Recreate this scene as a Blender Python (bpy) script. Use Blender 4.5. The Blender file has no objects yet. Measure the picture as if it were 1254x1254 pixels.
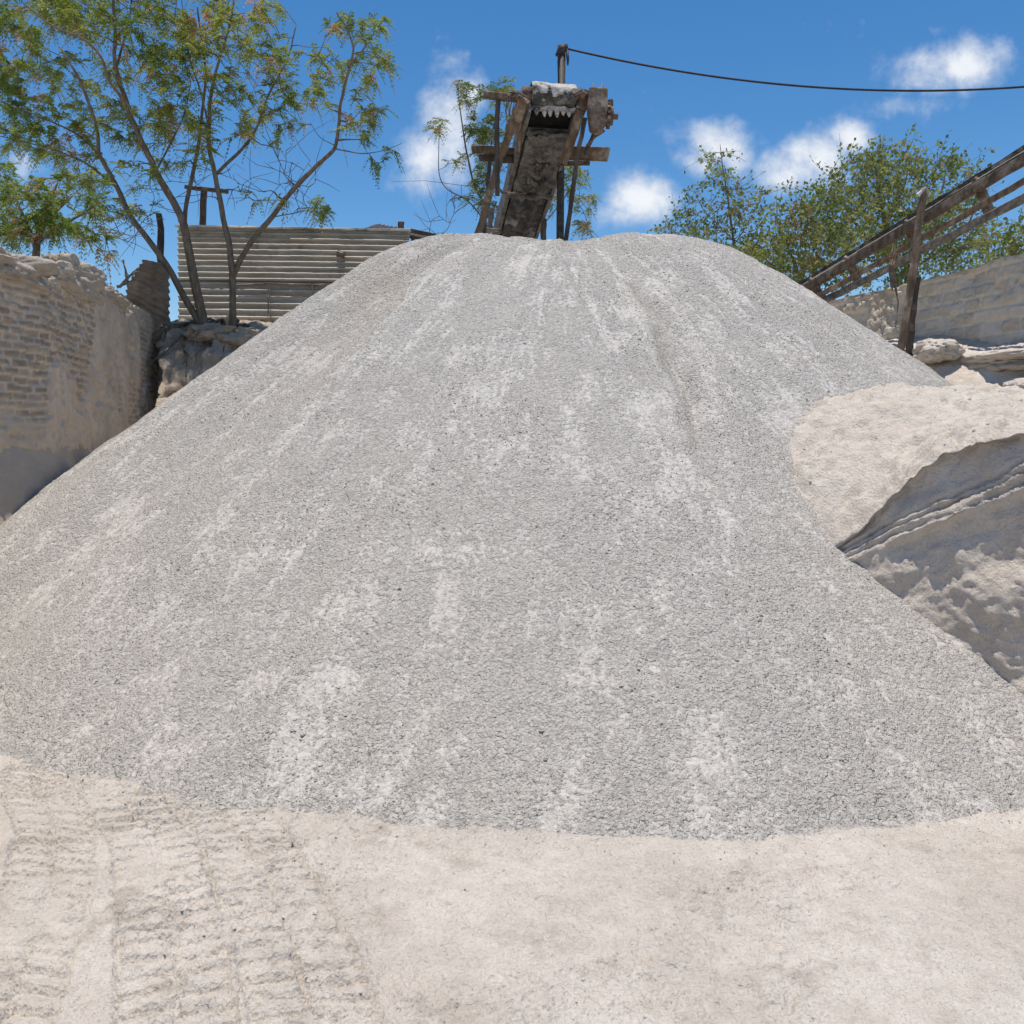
import bpy, math, random
import numpy as np
from mathutils import Vector
rng = np.random.default_rng(11)
random.seed(5)
S = bpy.context.scene
C = S.collection

# ------------------------------------------------------------------ camera numbers
FPX, PITCH, EYE = 1000.0, math.radians(6.1), 1.7
_F = np.array([0, math.cos(PITCH), -math.sin(PITCH)])
_U = np.array([0, math.sin(PITCH), math.cos(PITCH)])

def P(px, py, d):
    """world point seen in direction (px, py), at d metres in front of the viewer"""
    v = _F + _U * ((627 - py) / FPX)
    v = v + np.array([(px - 627) / FPX, 0, 0])
    return v * (d / v[1]) + np.array([0, 0, EYE])

# ------------------------------------------------------------------ numpy noise
def _hash(ix, iy, iz, seed):
    n = (ix * 374761393 + iy * 668265263 + iz * 2147483647 + seed * 974634777) & 0xFFFFFFFF
    n = ((n ^ (n >> 13)) * 1274126177) & 0xFFFFFFFF
    n = ((n ^ (n >> 16)) * 2246822519) & 0xFFFFFFFF
    return ((n ^ (n >> 15)) & 0xFFFF) / 65535.0

def vnoise(p, seed=0):
    p = np.asarray(p, float)
    i = np.floor(p).astype(np.int64)
    f = p - i
    f = f * f * f * (f * (f * 6 - 15) + 10)
    x, y, z = i[..., 0], i[..., 1], i[..., 2]
    r = 0
    for a in (0, 1):
        for b in (0, 1):
            for c in (0, 1):
                w = (f[..., 0] if a else 1 - f[..., 0]) * (f[..., 1] if b else 1 - f[..., 1]) * (f[..., 2] if c else 1 - f[..., 2])
                r = r + w * _hash(x + a, y + b, z + c, seed)
    return r * 2 - 1

def fbm(p, octaves=4, seed=0, gain=.5):
    p = np.asarray(p, float)
    r, a, t = 0, 1.0, 0
    for o in range(octaves):
        r = r + a * vnoise(p * 2.0 ** o + 17.3 * o, seed + o)
        t += a
        a *= gain
    return r / t

def xyz(*a):
    return np.stack(np.broadcast_arrays(*[np.asarray(v, float) for v in a]), -1)

def sstep(a, b, x):
    t = np.clip((x - a) / (b - a), 0, 1)
    return t * t * (3 - 2 * t)

# ------------------------------------------------------------------ object helpers
def tag(o, label=None, cat=None, group=None, kind=None):
    if label: o['label'] = label
    if cat: o['category'] = cat
    if group: o['group'] = group
    if kind: o['kind'] = kind
    return o

def empty(name, loc, label, cat, group=None):
    o = bpy.data.objects.new(name, None)
    C.objects.link(o)
    o.location = loc
    o.empty_display_size = .2
    return tag(o, label, cat, group)

def link_mesh(name, me, mat, parent=None):
    o = bpy.data.objects.new(name, me)
    C.objects.link(o)
    for m in (mat if isinstance(mat, (list, tuple)) else [mat]):
        me.materials.append(m)
    if parent is not None:
        o.parent = parent
        # vertices are given in world coordinates: bring them into the parent's frame
        base = Vector((0, 0, 0))
        q = parent
        while q is not None:
            base += Vector(q.location)
            q = q.parent
        o.location = -base
    return o

def np_mesh(name, verts, quads, mat, parent=None, attrs=None, smooth=True, tris=None):
    verts = np.asarray(verts, np.float32).reshape(-1, 3)
    quads = np.asarray(quads, np.int32).reshape(-1, 4)
    me = bpy.data.meshes.new(name)
    nt = 0 if tris is None else len(tris)
    me.vertices.add(len(verts))
    me.vertices.foreach_set('co', verts.ravel())
    loops = quads.ravel()
    starts = np.arange(len(quads)) * 4
    if nt:
        tris = np.asarray(tris, np.int32)
        starts = np.concatenate([starts, len(loops) + np.arange(nt) * 3])
        loops = np.concatenate([loops, tris.ravel()])
    me.loops.add(len(loops))
    me.loops.foreach_set('vertex_index', loops.astype(np.int32))
    me.polygons.add(len(quads) + nt)
    me.polygons.foreach_set('loop_start', starts.astype(np.int32))
    me.polygons.foreach_set('use_smooth', np.full(len(quads) + nt, smooth))
    me.update(calc_edges=True)
    me.validate()
    for k, v in (attrs or {}).items():
        v = np.asarray(v, np.float32)
        if v.ndim == 1:
            a = me.attributes.new(k, 'FLOAT', 'POINT')
            a.data.foreach_set('value', v)
        else:
            a = me.attributes.new(k, 'FLOAT_VECTOR', 'POINT')
            a.data.foreach_set('vector', v.ravel())
    return link_mesh(name, me, mat, parent)

def grid_quads(n, m, wrap=False):
    i, j = np.meshgrid(np.arange(n - 1), np.arange(m if wrap else m - 1), indexing='ij')
    j2 = (j + 1) % m
    return np.stack([i * m + j, (i + 1) * m + j, (i + 1) * m + j2, i * m + j2], -1).reshape(-1, 4)

class MB:
    """collects boxes, beams, tubes and quads into one mesh"""
    def __init__(s): s.v, s.f, s.n = [], [], 0
    def add(s, v, f):
        v = [tuple(map(float, q)) for q in v]
        s.v += v
        s.f += [tuple(int(i) + s.n for i in q) for q in f]
        s.n += len(v)
    def beam(s, a, b, w, t, up=(0, 0, 1), taper=1.0, segs=4, wob=.004, cut=.0):
        """timber between two points; w across, t along 'up'; a few loops with slight wobble"""
        a, b = np.array(a, float), np.array(b, float)
        ax = b - a
        ax /= np.linalg.norm(ax)
        up = np.array(up, float)
        sd = np.cross(ax, up)
        if np.linalg.norm(sd) < 1e-3:
            sd = np.cross(ax, (1, 0, 0))
        sd /= np.linalg.norm(sd)
        up = np.cross(sd, ax)
        v, f = [], []
        c = min(w, t) * .14
        prof = [(-w/2+c, -t/2), (w/2-c, -t/2), (w/2, -t/2+c), (w/2, t/2-c), (w/2-c, t/2), (-w/2+c, t/2), (-w/2, t/2-c), (-w/2, -t/2+c)]
        for k in range(segs + 1):
            u = k / segs
            sc = 1 + (taper - 1) * u
            o = a + (b - a) * u
            jw = rng.normal(size=2) * wob
            for (x, y) in prof:
                e = rng.normal(size=2) * wob * .5
                v.append(o + sd * (x * sc + jw[0] + e[0]) + up * (y * sc + jw[1] + e[1]))
        for k in range(segs):
            for q in range(8):
                f.append((k*8+q, k*8+(q+1) % 8, (k+1)*8+(q+1) % 8, (k+1)*8+q))
        f.append(tuple(range(7, -1, -1)))
        f.append(tuple(segs*8+q for q in range(8)))
        s.add(v, f)
    def tube(s, pts, rad, n=8, cap=True):
        pts = [np.array(p, float) for p in pts]
        if not hasattr(rad, '__len__'): rad = [rad] * len(pts)
        v, f = [], []
        u0 = np.array([.31, .17, .93])
        for k, p in enumerate(pts):
            t = pts[min(k+1, len(pts)-1)] - pts[max(k-1, 0)]
            t = t / (np.linalg.norm(t) + 1e-9)
            x = np.cross(t, u0)
            if np.linalg.norm(x) < .05: x = np.cross(t, (1, 0, 0))
            x /= np.linalg.norm(x)
            y = np.cross(t, x)
            for q in range(n):
                an = 2 * math.pi * q / n
                v.append(p + rad[k] * (math.cos(an) * x + math.sin(an) * y))
        for k in range(len(pts) - 1):
            for q in range(n):
                f.append((k*n+q, k*n+(q+1) % n, (k+1)*n+(q+1) % n, (k+1)*n+q))
        if cap:
            f.append(tuple(range(n-1, -1, -1)))
            f.append(tuple((len(pts)-1)*n+q for q in range(n)))
        s.add(v, f)
    def grid(s, g):
        g = np.asarray(g)
        s.add(g.reshape(-1, 3), grid_quads(g.shape[0], g.shape[1]))
    def build(s, name, mat, parent=None, smooth=False):
        me = bpy.data.meshes.new(name)
        me.from_pydata(s.v, [], s.f)
        me.polygons.foreach_set('use_smooth', [smooth] * len(me.polygons))
        me.update()
        return link_mesh(name, me, mat, parent)

# ------------------------------------------------------------------ material helpers
class G:
    def __init__(s, name):
        s.m = bpy.data.materials.new(name)
        s.m.use_nodes = True
        s.t = s.m.node_tree
        s.b = s.t.nodes['Principled BSDF']
        s.b.inputs['Roughness'].default_value = .9
        s.b.inputs['Specular IOR Level'].default_value = .2
    def n(s, kind, **kw):
        o = s.t.nodes.new(kind)
        for k, v in kw.items(): setattr(o, k, v)
        return o
    def l(s, a, b): s.t.links.new(a, b)
    def obj(s): return s.n('ShaderNodeTexCoord').outputs['Object']
    def attr(s, k, out='Fac'):
        o = s.n('ShaderNodeAttribute', attribute_name=k)
        return o.outputs[out]
    def mapv(s, v, sc):
        o = s.n('ShaderNodeMapping')
        s.l(v, o.inputs['Vector'])
        o.inputs['Scale'].default_value = sc
        return o.outputs[0]
    def noise(s, v, scale, detail=4, rough=.55, dist=0):
        o = s.n('ShaderNodeTexNoise')
        s.l(v, o.inputs['Vector'])
        for k, q in (('Scale', scale), ('Detail', detail), ('Roughness', rough), ('Distortion', dist)): o.inputs[k].default_value = q
        return o.outputs['Fac']
    def voro(s, v, scale, feature='F1', out='Distance', rnd=1):
        o = s.n('ShaderNodeTexVoronoi', feature=feature)
        s.l(v, o.inputs['Vector'])
        o.inputs['Scale'].default_value = scale
        o.inputs['Randomness'].default_value = rnd
        return o.outputs[out]
    def ramp(s, v, a, b, lo=0.0, hi=1.0):
        o = s.n('ShaderNodeMapRange', interpolation_type='SMOOTHSTEP')
        s.l(v, o.inputs[0])
        for k, q in zip((1, 2, 3, 4), (a, b, lo, hi)): o.inputs[k].default_value = q
        return o.outputs[0]
    def math(s, op, a, b=None):
        o = s.n('ShaderNodeMath', operation=op)
        for k, q in enumerate((a, b)):
            if q is None: continue
            if hasattr(q, 'is_output'): s.l(q, o.inputs[k])
            else: o.inputs[k].default_value = q
        return o.outputs[0]
    def mix(s, f, a, b):
        o = s.n('ShaderNodeMix', data_type='RGBA')
        for k, q in ((0, f), (6, a), (7, b)):
            if hasattr(q, 'is_output'): s.l(q, o.inputs[k])
            elif k == 0: o.inputs[0].default_value = q
            else: o.inputs[k].default_value = (*q, 1)
        return o.outputs[2]
    def col(s, c): s.l(c, s.b.inputs['Base Color'])
    def bump(s, hgt, dist, strength=1.0, prev=None):
        o = s.n('ShaderNodeBump')
        o.inputs['Strength'].default_value = strength
        o.inputs['Distance'].default_value = dist
        s.l(hgt, o.inputs['Height'])
        if prev is not None: s.l(prev, o.inputs['Normal'])
        return o.outputs[0]
    def nrm(s, o): s.l(o, s.b.inputs['Normal'])

def simple(name, c1, c2, scale, bump=.004, rough=.85, stretch=(1, 1, 1), metal=0, c3=None):
    g = G(name)
    v = g.mapv(g.obj(), stretch)
    k = g.noise(v, scale, 6, .65)
    c = g.mix(g.ramp(k, .35, .68), c1, c2)
    if c3 is not None:
        c = g.mix(g.ramp(g.noise(g.obj(), scale * .27, 5, .7), .5, .66), c, c3)
    g.col(c)
    g.nrm(g.bump(g.noise(v, scale * 2.2, 5, .7), bump))
    g.b.inputs['Roughness'].default_value = rough
    g.b.inputs['Metallic'].default_value = metal
    return g.m

# gravel of the pile: 'fall' holds (arc, radius) so that slides streak down the slope
def gravel_material():
    g = G('crushed_gravel')
    o, fall = g.obj(), g.attr('fall', 'Vector')
    warm = g.attr('warm')
    streak = g.noise(g.mapv(fall, (2.6, 1.25, 1)), 1.0, 6, .68, .9)
    streak2 = g.noise(g.mapv(fall, (6.5, 1.9, 1)), 1.0, 6, .66, .7)
    patch = g.noise(g.mapv(o, (1.0, 1.6, 2.2)), 1.7, 6, .64)
    grain = g.noise(o, 95, 3, .7)
    big = g.noise(o, 30, 4, .65)
    m = g.math('ADD', g.math('MULTIPLY', streak, .40), g.math('ADD', g.math('MULTIPLY', streak2, .36), g.math('MULTIPLY', patch, .34)))
    m = g.math('ADD', m, g.math('MULTIPLY', g.math('SUBTRACT', big, .5), .45))
    c = g.mix(g.ramp(m, .42, .70), (.352, .327, .289), (.488, .455, .408))
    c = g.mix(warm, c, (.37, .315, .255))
    c = g.mix(g.math('MULTIPLY', g.attr('dust_and_lit'), g.ramp(streak2, .38, .56)), c, (.54, .50, .44))  # sunlit seam edge and furrow ridges mixed in as paler colour
    vc = g.voro(o, 70, out='Color')
    sep = g.n('ShaderNodeSeparateColor')
    g.l(vc, sep.inputs[0])
    c2 = g.mix(g.ramp(sep.outputs[0], .0, 1.0, 0, 1), (.27, .255, .235), (.70, .66, .60))
    c = g.mix(.30, c, c2)
    c = g.mix(g.ramp(grain, .60, .78, 0, .4), c, (.2, .2, .2))
    g.col(c)
    h1 = g.voro(o, 66)
    h2 = g.voro(o, 120)
    soft = g.ramp(m, .48, .64, 1.0, .45)                     # dusty slides are smoother than the bare stone
    n1 = g.bump(g.math('MULTIPLY', soft, g.noise(o, 34, 4, .72, .6)), .011, .8)
    n2 = g.bump(g.math('MULTIPLY', soft, h1), .009, .8, n1)
    n3 = g.bump(g.math('MULTIPLY', soft, h2), .006, .8, n2)
    g.nrm(n3)
    g.b.inputs['Roughness'].default_value = .95
    return g.m

def sand_material(name, c1, c2, c3=None, amt=1.0, gravel=False):
    g = G(name)
    o = g.obj()
    a = g.noise(o, 1.3, 6, .62)
    b = g.noise(o, 9, 6, .7)
    f = g.noise(o, 70, 4, .7)
    m = g.math('ADD', g.math('MULTIPLY', a, .6), g.math('MULTIPLY', b, .4))
    c = g.mix(g.ramp(m, .38, .64), c1, c2)
    c = g.mix(g.ramp(f, .58, .74, 0, .35), c, tuple(q * .55 for q in c1))
    if c3 is not None:
        c = g.mix(g.ramp(g.noise(o, 3.1, 7, .72), .53, .66, 0, .8), c, c3)
    if gravel:
        gv = g.attr('gravel')
        k = g.ramp(g.math('ADD', gv, g.math('MULTIPLY', g.math('SUBTRACT', g.noise(o, 38, 4, .7), .5), .9)), .42, .58)
        c = g.mix(k, c, (.42, .39, .35))
    g.col(c)
    n1 = g.bump(g.noise(o, 13, 6, .7, .3), .02 * amt, .8)
    n2 = g.bump(g.noise(o, 46, 5, .75), .010 * amt, .8, n1)
    n3 = g.bump(g.voro(o, 60), .004 * amt, .6, n2)
    g.nrm(n3)
    g.b.inputs['Roughness'].default_value = .95
    return g.m

def masonry_material(name, brick, brick2, mortar, plaster):
    """attributes: mortar (0 brick face, 1 joint), tint (per brick), plaster (render cover)"""
    g = G(name)
    o = g.obj()
    c = g.mix(g.attr('tint'), brick, brick2)
    n = g.noise(o, 22, 5, .7)
    c = g.mix(g.ramp(n, .5, .75, 0, .6), c, mortar)
    c = g.mix(g.attr('mortar'), c, mortar)
    pc = g.mix(g.ramp(g.noise(o, 2.2, 6, .65), .35, .68), plaster, tuple(q * .76 for q in plaster))
    c = g.mix(g.attr('plaster'), c, pc)
    c = g.mix(g.ramp(g.noise(o, 55, 4, .75), .6, .78, 0, .4), c, tuple(q * .45 for q in brick))
    g.col(c)
    n1 = g.bump(g.noise(o, 16, 6, .7), .014, .8)
    n2 = g.bump(g.noise(o, 60, 4, .75), .006, .8, n1)
    g.nrm(n2)
    return g.m

def leaf_material(name, green, green2, rust):
    g = G(name)
    t = g.attr('tint')
    r = g.attr('rust')
    c = g.mix(t, green, green2)
    c = g.mix(r, c, rust)
    g.col(c)
    g.b.inputs['Roughness'].default_value = .55
    g.b.inputs['Specular IOR Level'].default_value = .35
    tr = g.n('ShaderNodeBsdfTranslucent')
    g.l(c, tr.inputs['Color'])
    ms = g.n('ShaderNodeMixShader')
    ms.inputs[0].default_value = .5
    g.l(g.b.outputs[0], ms.inputs[1])
    g.l(tr.outputs[0], ms.inputs[2])
    g.l(ms.outputs[0], g.t.nodes['Material Output'].inputs['Surface'])
    return g.m

M = dict(
    gravel=gravel_material(),
    ground=sand_material('pale_yard_dust', (.57, .508, .435), (.69, .625, .548), (.48, .422, .355), 1.9, True),
    bank=sand_material('packed_sand', (.56, .49, .408), (.67, .60, .51), None, 1.5),
    soil=sand_material('dry_soil', (.42, .34, .255), (.56, .475, .375), (.28, .22, .16), 2.2),
    drift=sand_material('grey_sand', (.46, .385, .30), (.54, .46, .37), None, 1.4),
    brick=masonry_material('dusty_brick', (.21, .15, .10), (.44, .34, .245), (.62, .515, .40), (.63, .52, .40)),
    block=masonry_material('sandy_block', (.55, .46, .36), (.72, .615, .49), (.74, .655, .54), (.64, .55, .44)),
    timber=simple('weathered_timber', (.11, .074, .048), (.23, .16, .105), 14, .004, .85, (1, 1, .25), c3=(.34, .27, .20)),
    brown_timber=simple('brown_timber', (.065, .046, .032), (.16, .11, .075), 14, .004, .85, (1, 1, .25), c3=(.24, .19, .14)),
    dark_timber=simple('dark_timber', (.055, .045, .038), (.13, .10, .08), 14, .004, .85, (1, 1, .25)),
    grey_timber=simple('grey_timber', (.14, .125, .11), (.26, .235, .205), 16, .005, .9, c3=(.10, .09, .08)),
    belt=simple('dusty_rubber', (.05, .048, .045), (.13, .12, .11), 9, .006, .9, c3=(.33, .31, .28)),
    cake=simple('caked_dirt', (.10, .09, .08), (.27, .245, .215), 7, .02, .95, c3=(.06, .055, .05)),
    dust_and_lit=simple('white_dust', (.55, .52, .48), (.66, .63, .58), 9, .01, .95, c3=(.2, .19, .175)),
    crust=simple('dust_crust', (.46, .42, .37), (.62, .575, .52), 13, .012, .95, c3=(.10, .09, .08)),
    steel=simple('dark_steel', (.035, .032, .03), (.09, .075, .06), 12, .002, .6),
    rust=simple('rusty_steel', (.10, .07, .05), (.21, .155, .115), 16, .004, .8, c3=(.36, .30, .24)),
    black=simple('opening_shade', (.012, .012, .012), (.03, .028, .026), 9, .003, .9),  # near-black colour for the shade inside the conveyor head
    cable=simple('black_cable', (.02, .02, .022), (.04, .04, .045), 20, .001, .6),
    bark=simple('pale_bark', (.125, .095, .068), (.22, .175, .13), 20, .006, .9, (1, 1, .35)),
    twig=simple('twig_bark', (.13, .10, .07), (.21, .165, .12), 20, .003, .9),
    leaf=leaf_material('feathery_leaf', (.125, .185, .03), (.33, .35, .07), (.42, .26, .14)),
    leaf2=leaf_material('bush_leaf', (.105, .15, .035), (.27, .30, .08), (.34, .24, .11)),
)

def sheet_material(name, a, b, rustc):
    g = G(name)
    o = g.obj()
    c = g.mix(g.ramp(g.noise(g.mapv(o, (.5, 1, 5)), 3, 6, .7), .35, .7), a, b)
    c = g.mix(g.ramp(g.noise(o, 2.4, 7, .75), .52, .72, 0, .75), c, rustc)
    c = g.mix(g.ramp(g.noise(o, 30, 4, .7), .6, .75, 0, .5), c, tuple(q * .4 for q in a))
    g.col(c)
    g.nrm(g.bump(g.noise(o, 9, 4, .6), .008))
    g.b.inputs['Roughness'].default_value = .62
    g.b.inputs['Metallic'].default_value = .15
    return g.m
M['sheet'] = sheet_material('galvanised_sheet', (.36, .32, .265), (.55, .495, .42), (.18, .14, .10))
M['rust_sheet'] = sheet_material('rusted_sheet', (.26, .205, .16), (.36, .30, .245), (.20, .13, .09))
M['roof'] = sheet_material('dark_roof_sheet', (.10, .085, .07), (.17, .15, .125), (.13, .09, .06))

# ------------------------------------------------------------------ pile shape
PC = (.525, 8.973)
PH, PS, PK = 3.6, .757, .329
_ang = np.radians([-180, -148, -133, -110, -90, -70, -45, -20, 0, 30, 90, 150])
_T = np.array([1.80, 1.73, 1.21, .994, 1.011, .993, 1.53, 1.734, 1.218, 1.15, 1.15, 1.17])

def pile_base(x, y):
    a = np.concatenate([_ang, [_ang[0] + 2 * np.pi]])
    v = np.concatenate([_T, [_T[0]]])
    dx, dy = x - PC[0], y - PC[1]
    r, th = np.hypot(dx, dy), np.arctan2(dy, dx)
    i = np.clip(np.searchsorted(a, th, side='right') - 1, 0, len(_ang) - 1)
    u = (th - a[i]) / (a[i + 1] - a[i])
    u = u * u * (3 - 2 * u)
    T = v[i] * (1 - u) + v[i + 1] * u
    q = (r - T) / PK
    sp = PK * np.where(q > 30, q, np.log1p(np.exp(np.minimum(q, 30))))
    return PH - PS * sp, r, th

def hit(px, py):
    d = P(px, py, 1.0) - np.array([0, 0, EYE])
    t = np.arange(2.4, 13, .01)
    q = d[None] * t[:, None] + np.array([0, 0, EYE])
    z = pile_base(q[:, 0], q[:, 1])[0]
    k = np.argmax(q[:, 2] < z)
    return q[k]

def poly_dist(x, y, pts):
    """distance to a plan polyline, signed (+ on the right going along it), and 0..1 position"""
    best = np.full(x.shape, 1e9)
    sg = np.zeros(x.shape)
    pos = np.zeros(x.shape)
    L = len(pts) - 1
    for k in range(L):
        a, b = np.array(pts[k][:2]), np.array(pts[k + 1][:2])
        e = b - a
        t = np.clip(((x - a[0]) * e[0] + (y - a[1]) * e[1]) / (e @ e), 0, 1)
        dx, dy = x - a[0] - t * e[0], y - a[1] - t * e[1]
        d = np.hypot(dx, dy)
        m = d < best
        best = np.where(m, d, best)
        sg = np.where(m, np.sign(e[1] * (x - a[0]) - e[0] * (y - a[1])), sg)
        pos = np.where(m, (k + t) / L, pos)
    return best, sg, pos

SEAM = [hit(*q) for q in ((566, 302), (545, 315), (515, 345), (492, 378), (455, 412), (425, 455), (395, 500), (350, 545))]
FUR = [hit(*q) for q in ((762, 330), (785, 370), (806, 410), (822, 455), (842, 510), (856, 580), (868, 660))]

def pile_surface(x, y):
    z, r, th = pile_base(x, y)
    arc = th * 4.2
    w = sstep(.2, 1.4, r)                                  # calmer on the summit
    z = z + .050 * w * fbm(xyz(arc * 1.1, r * .33, 3), 3, 4)
    z = z + .022 * w * fbm(xyz(arc * 4.2, r * 1.0, 1), 3, 9)
    z = z + .028 * fbm(xyz(x * 1.6, y * 1.6, 0), 3, 21)
    z = z + .012 * fbm(xyz(x * 7, y * 7, 0), 3, 31)
    z = z + .006 * fbm(xyz(x * 26, y * 26, 0), 2, 41)
    jx = .13 * fbm(xyz(x * 3.3, y * 3.3, 2), 5, 51, .62)
    d, s, p = poly_dist(x + jx, y + jx, SEAM)
    fade = (1 - sstep(.5, 1, p)) * np.clip(.8 + 1.0 * fbm(xyz(x * 2.3, y * 2.3, 6), 3, 55), .15, 1.3) * (.25 + .75 * sstep(.0, .22, p))
    s = -s
    sd = d * s
    # the seam: the right-hand slope laps a few centimetres over the left-hand heap
    z = z + fade * (.07 * np.exp(-(np.maximum(sd, 0) / .45) ** 2) * sstep(-.02, .025, sd) - .03 * np.exp(-(sd / .10) ** 2) * (sd < 0))
    d2, s2, p2 = poly_dist(x + jx * .7, y, FUR)
    f2 = sstep(0, .12, p2) * (1 - sstep(.6, 1, p2))
    sd2 = -d2 * s2
    z = z + f2 * (.045 * np.exp(-((sd2 + .10) / .09) ** 2) - .055 * np.exp(-((sd2 - .06) / .08) ** 2) + .04 * np.exp(-((sd2 - .24) / .10) ** 2))
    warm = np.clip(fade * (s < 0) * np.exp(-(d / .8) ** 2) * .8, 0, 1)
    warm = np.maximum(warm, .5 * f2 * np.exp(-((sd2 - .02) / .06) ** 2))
    dust_and_lit = np.clip(fade * (sd > 0) * np.exp(-(sd / .22) ** 2), 0, 1)  # bright lit lap edge of the seam, painted as a pale band
    dust_and_lit = np.maximum(dust_and_lit, .9 * f2 * (np.exp(-((sd2 + .12) / .09) ** 2) + np.exp(-((sd2 - .25) / .10) ** 2)))  # same paler band along both ridges of the furrow
    return z, arc, r, warm, np.clip(dust_and_lit, 0, 1)

def axis(*segs):
    out = []
    for a, b, st in segs:
        out.append(np.arange(a, b, st))
    out.append([segs[-1][1]])
    return np.concatenate(out)

gx = axis((-8, -4.6, .06), (-4.6, 5.2, .016), (5.2, 9, .05))
gy = axis((2.9, 4.6, .013), (4.6, 9.6, .017), (9.6, 14, .08))
X, Y = np.meshgrid(gx, gy, indexing='ij')
Z, arc, rad, warm, dust_and_lit = pile_surface(X, Y)
q = grid_quads(len(gx), len(gy))
keep = (Z.ravel()[q] > -.06).any(1)
q = q[keep]
used = np.unique(q)
remap = np.full(X.size, -1)
remap[used] = np.arange(len(used))
pv = xyz(X, Y, Z).reshape(-1, 3)[used]
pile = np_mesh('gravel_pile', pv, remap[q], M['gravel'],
               attrs={'fall': xyz(arc, rad, 0).reshape(-1, 3)[used], 'warm': warm.ravel()[used], 'dust_and_lit': dust_and_lit.ravel()[used]})
tag(pile, 'huge pale grey heap of crushed gravel with a broad rounded top', 'gravel pile')

# ------------------------------------------------------------------ ground
def rear_rise(x, y):
    """the yard is a pit: the land behind and on both sides is about three metres higher"""
    back = sstep(10.6, 12.2, y + .12 * np.sin(x * 1.7))
    lft = sstep(-.5, .3, -(x + 2.95 + .206 * y))
    rgt = sstep(-.9, .6, x - (7.75 - .22 * y)) * sstep(6.2, 7.6, y)
    return 2.95 * np.maximum(np.maximum(back, lft), rgt)

TRACKS = []                                                # (polyline, half width, lug pitch, phase, lean)
def gp(px, py):
    v = P(px, py, 1.0) - np.array([0, 0, EYE])
    return (v * (-EYE / v[2]))[:2]
TRACKS = [([gp(124, 962), gp(190, 1020), gp(205, 1100), gp(212, 1180), gp(214, 1260), gp(214, 1500)], .165, .076, 0, .25),
          ([gp(255, 975), gp(300, 1030), gp(332, 1100), gp(365, 1180), gp(392, 1260), gp(450, 1500)], .175, .076, .4, .18),
          ([gp(40, 950), gp(70, 1010), gp(60, 1100), gp(20, 1200), gp(-30, 1330)], .15, .078, .2, -.2)]

def ground_z(x, y):
    z = rear_rise(x, y)
    yard = np.clip(1 - z * 3, 0, 1)
    near = np.exp(-((np.maximum(np.hypot(x, y - 3) - 4, 0)) / 3) ** 2)
    z = z + .05 * fbm(xyz(x * .5, y * .5, 0), 3, 61) * yard + .4 * (1 - yard) * fbm(xyz(x * .12, y * .12, 0), 3, 62) * sstep(14, 30, np.hypot(x, y))
    z = z + near * (.020 * fbm(xyz(x * 2.2, y * 2.2, 0), 3, 63) + .010 * fbm(xyz(x * 9, y * 9, 0), 3, 64) + .0045 * fbm(xyz(x * 34, y * 34, 0), 2, 65))
    rough = sstep(.05, .5, fbm(xyz(x * 1.1 + 3, y * 2.2, 0), 3, 66))
    z = z + near * (.35 + 1.5 * rough) * .024 * np.abs(fbm(xyz(x * 13, y * 17, 5), 4, 67, .6))
    for pts, hw, pitch, ph, lean in TRACKS:
        m = (np.abs(x) < 4) & (y < 4.5) & (y > 1)
        xx, yy = x[m], y[m]
        d, s, p = poly_dist(xx, yy, pts)
        sd = d * s + .012 * fbm(xyz(xx * 6, yy * 6, 8), 2, 71)
        inside = 1 - sstep(hw - .02, hw + .01, np.abs(sd))
        t = (yy + lean * sd + .015 * fbm(xyz(xx * 4, yy * 4, 9), 2, 72)) / pitch + ph + .5 * (sd > 0)
        fr = t - np.floor(t)
        lug = sstep(.0, .06, fr) * (1 - .85 * sstep(.1, 1, fr))     # sharp far lip, soft near side
        cen = sstep(.0, .012, np.abs(sd + .05 * fbm(xyz(xx * 7, yy * 7, 2), 2, 74)))
        worn = np.clip(.62 + 1.0 * fbm(xyz(xx * 2.6, yy * 2.6, 3), 4, 73), .1, 1)
        dz = inside * worn * (-.026 + .034 * lug * cen) + .010 * worn * np.exp(-((np.abs(sd) - hw - .015) / .018) ** 2) - .015 * np.exp(-((np.abs(sd) - hw + .006) / .008) ** 2) - .015 * worn * np.exp(-((sd + .02 * fbm(xyz(xx * 9, yy * 9, 1), 2, 75)) / .007) ** 2)
        z[m] += dz
    return z

gx = axis((-400, -60, 40), (-60, -12, 4), (-12, -3.4, .2), (-3.4, 3.4, .0095), (3.4, 12, .2), (12, 60, 4), (60, 400, 40))
gy = axis((-60, -4, 4), (-4, 1.4, .3), (1.4, 4.3, .0085), (4.3, 15, .12), (15, 60, 3), (60, 600, 45))
X, Y = np.meshgrid(gx, gy, indexing='ij')
Z = ground_z(X, Y)
zb = pile_base(X, Y)[0]
Z = Z + sstep(-.12, .02, zb) * (Y < 5) * .012 * np.abs(fbm(xyz(X * 30, Y * 30, 4), 3, 79))
gravel = np.clip(.5 + (zb - .01 + .05 * fbm(xyz(X * 2, Y * 2, 0), 3, 80)) * 6, 0, 1)
ground = np_mesh('ground', xyz(X, Y, Z), grid_quads(len(gx), len(gy)), M['ground'], attrs={'gravel': gravel.ravel()})
tag(ground, 'pale dusty yard floor with tyre tracks', 'ground', kind='structure')

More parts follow.
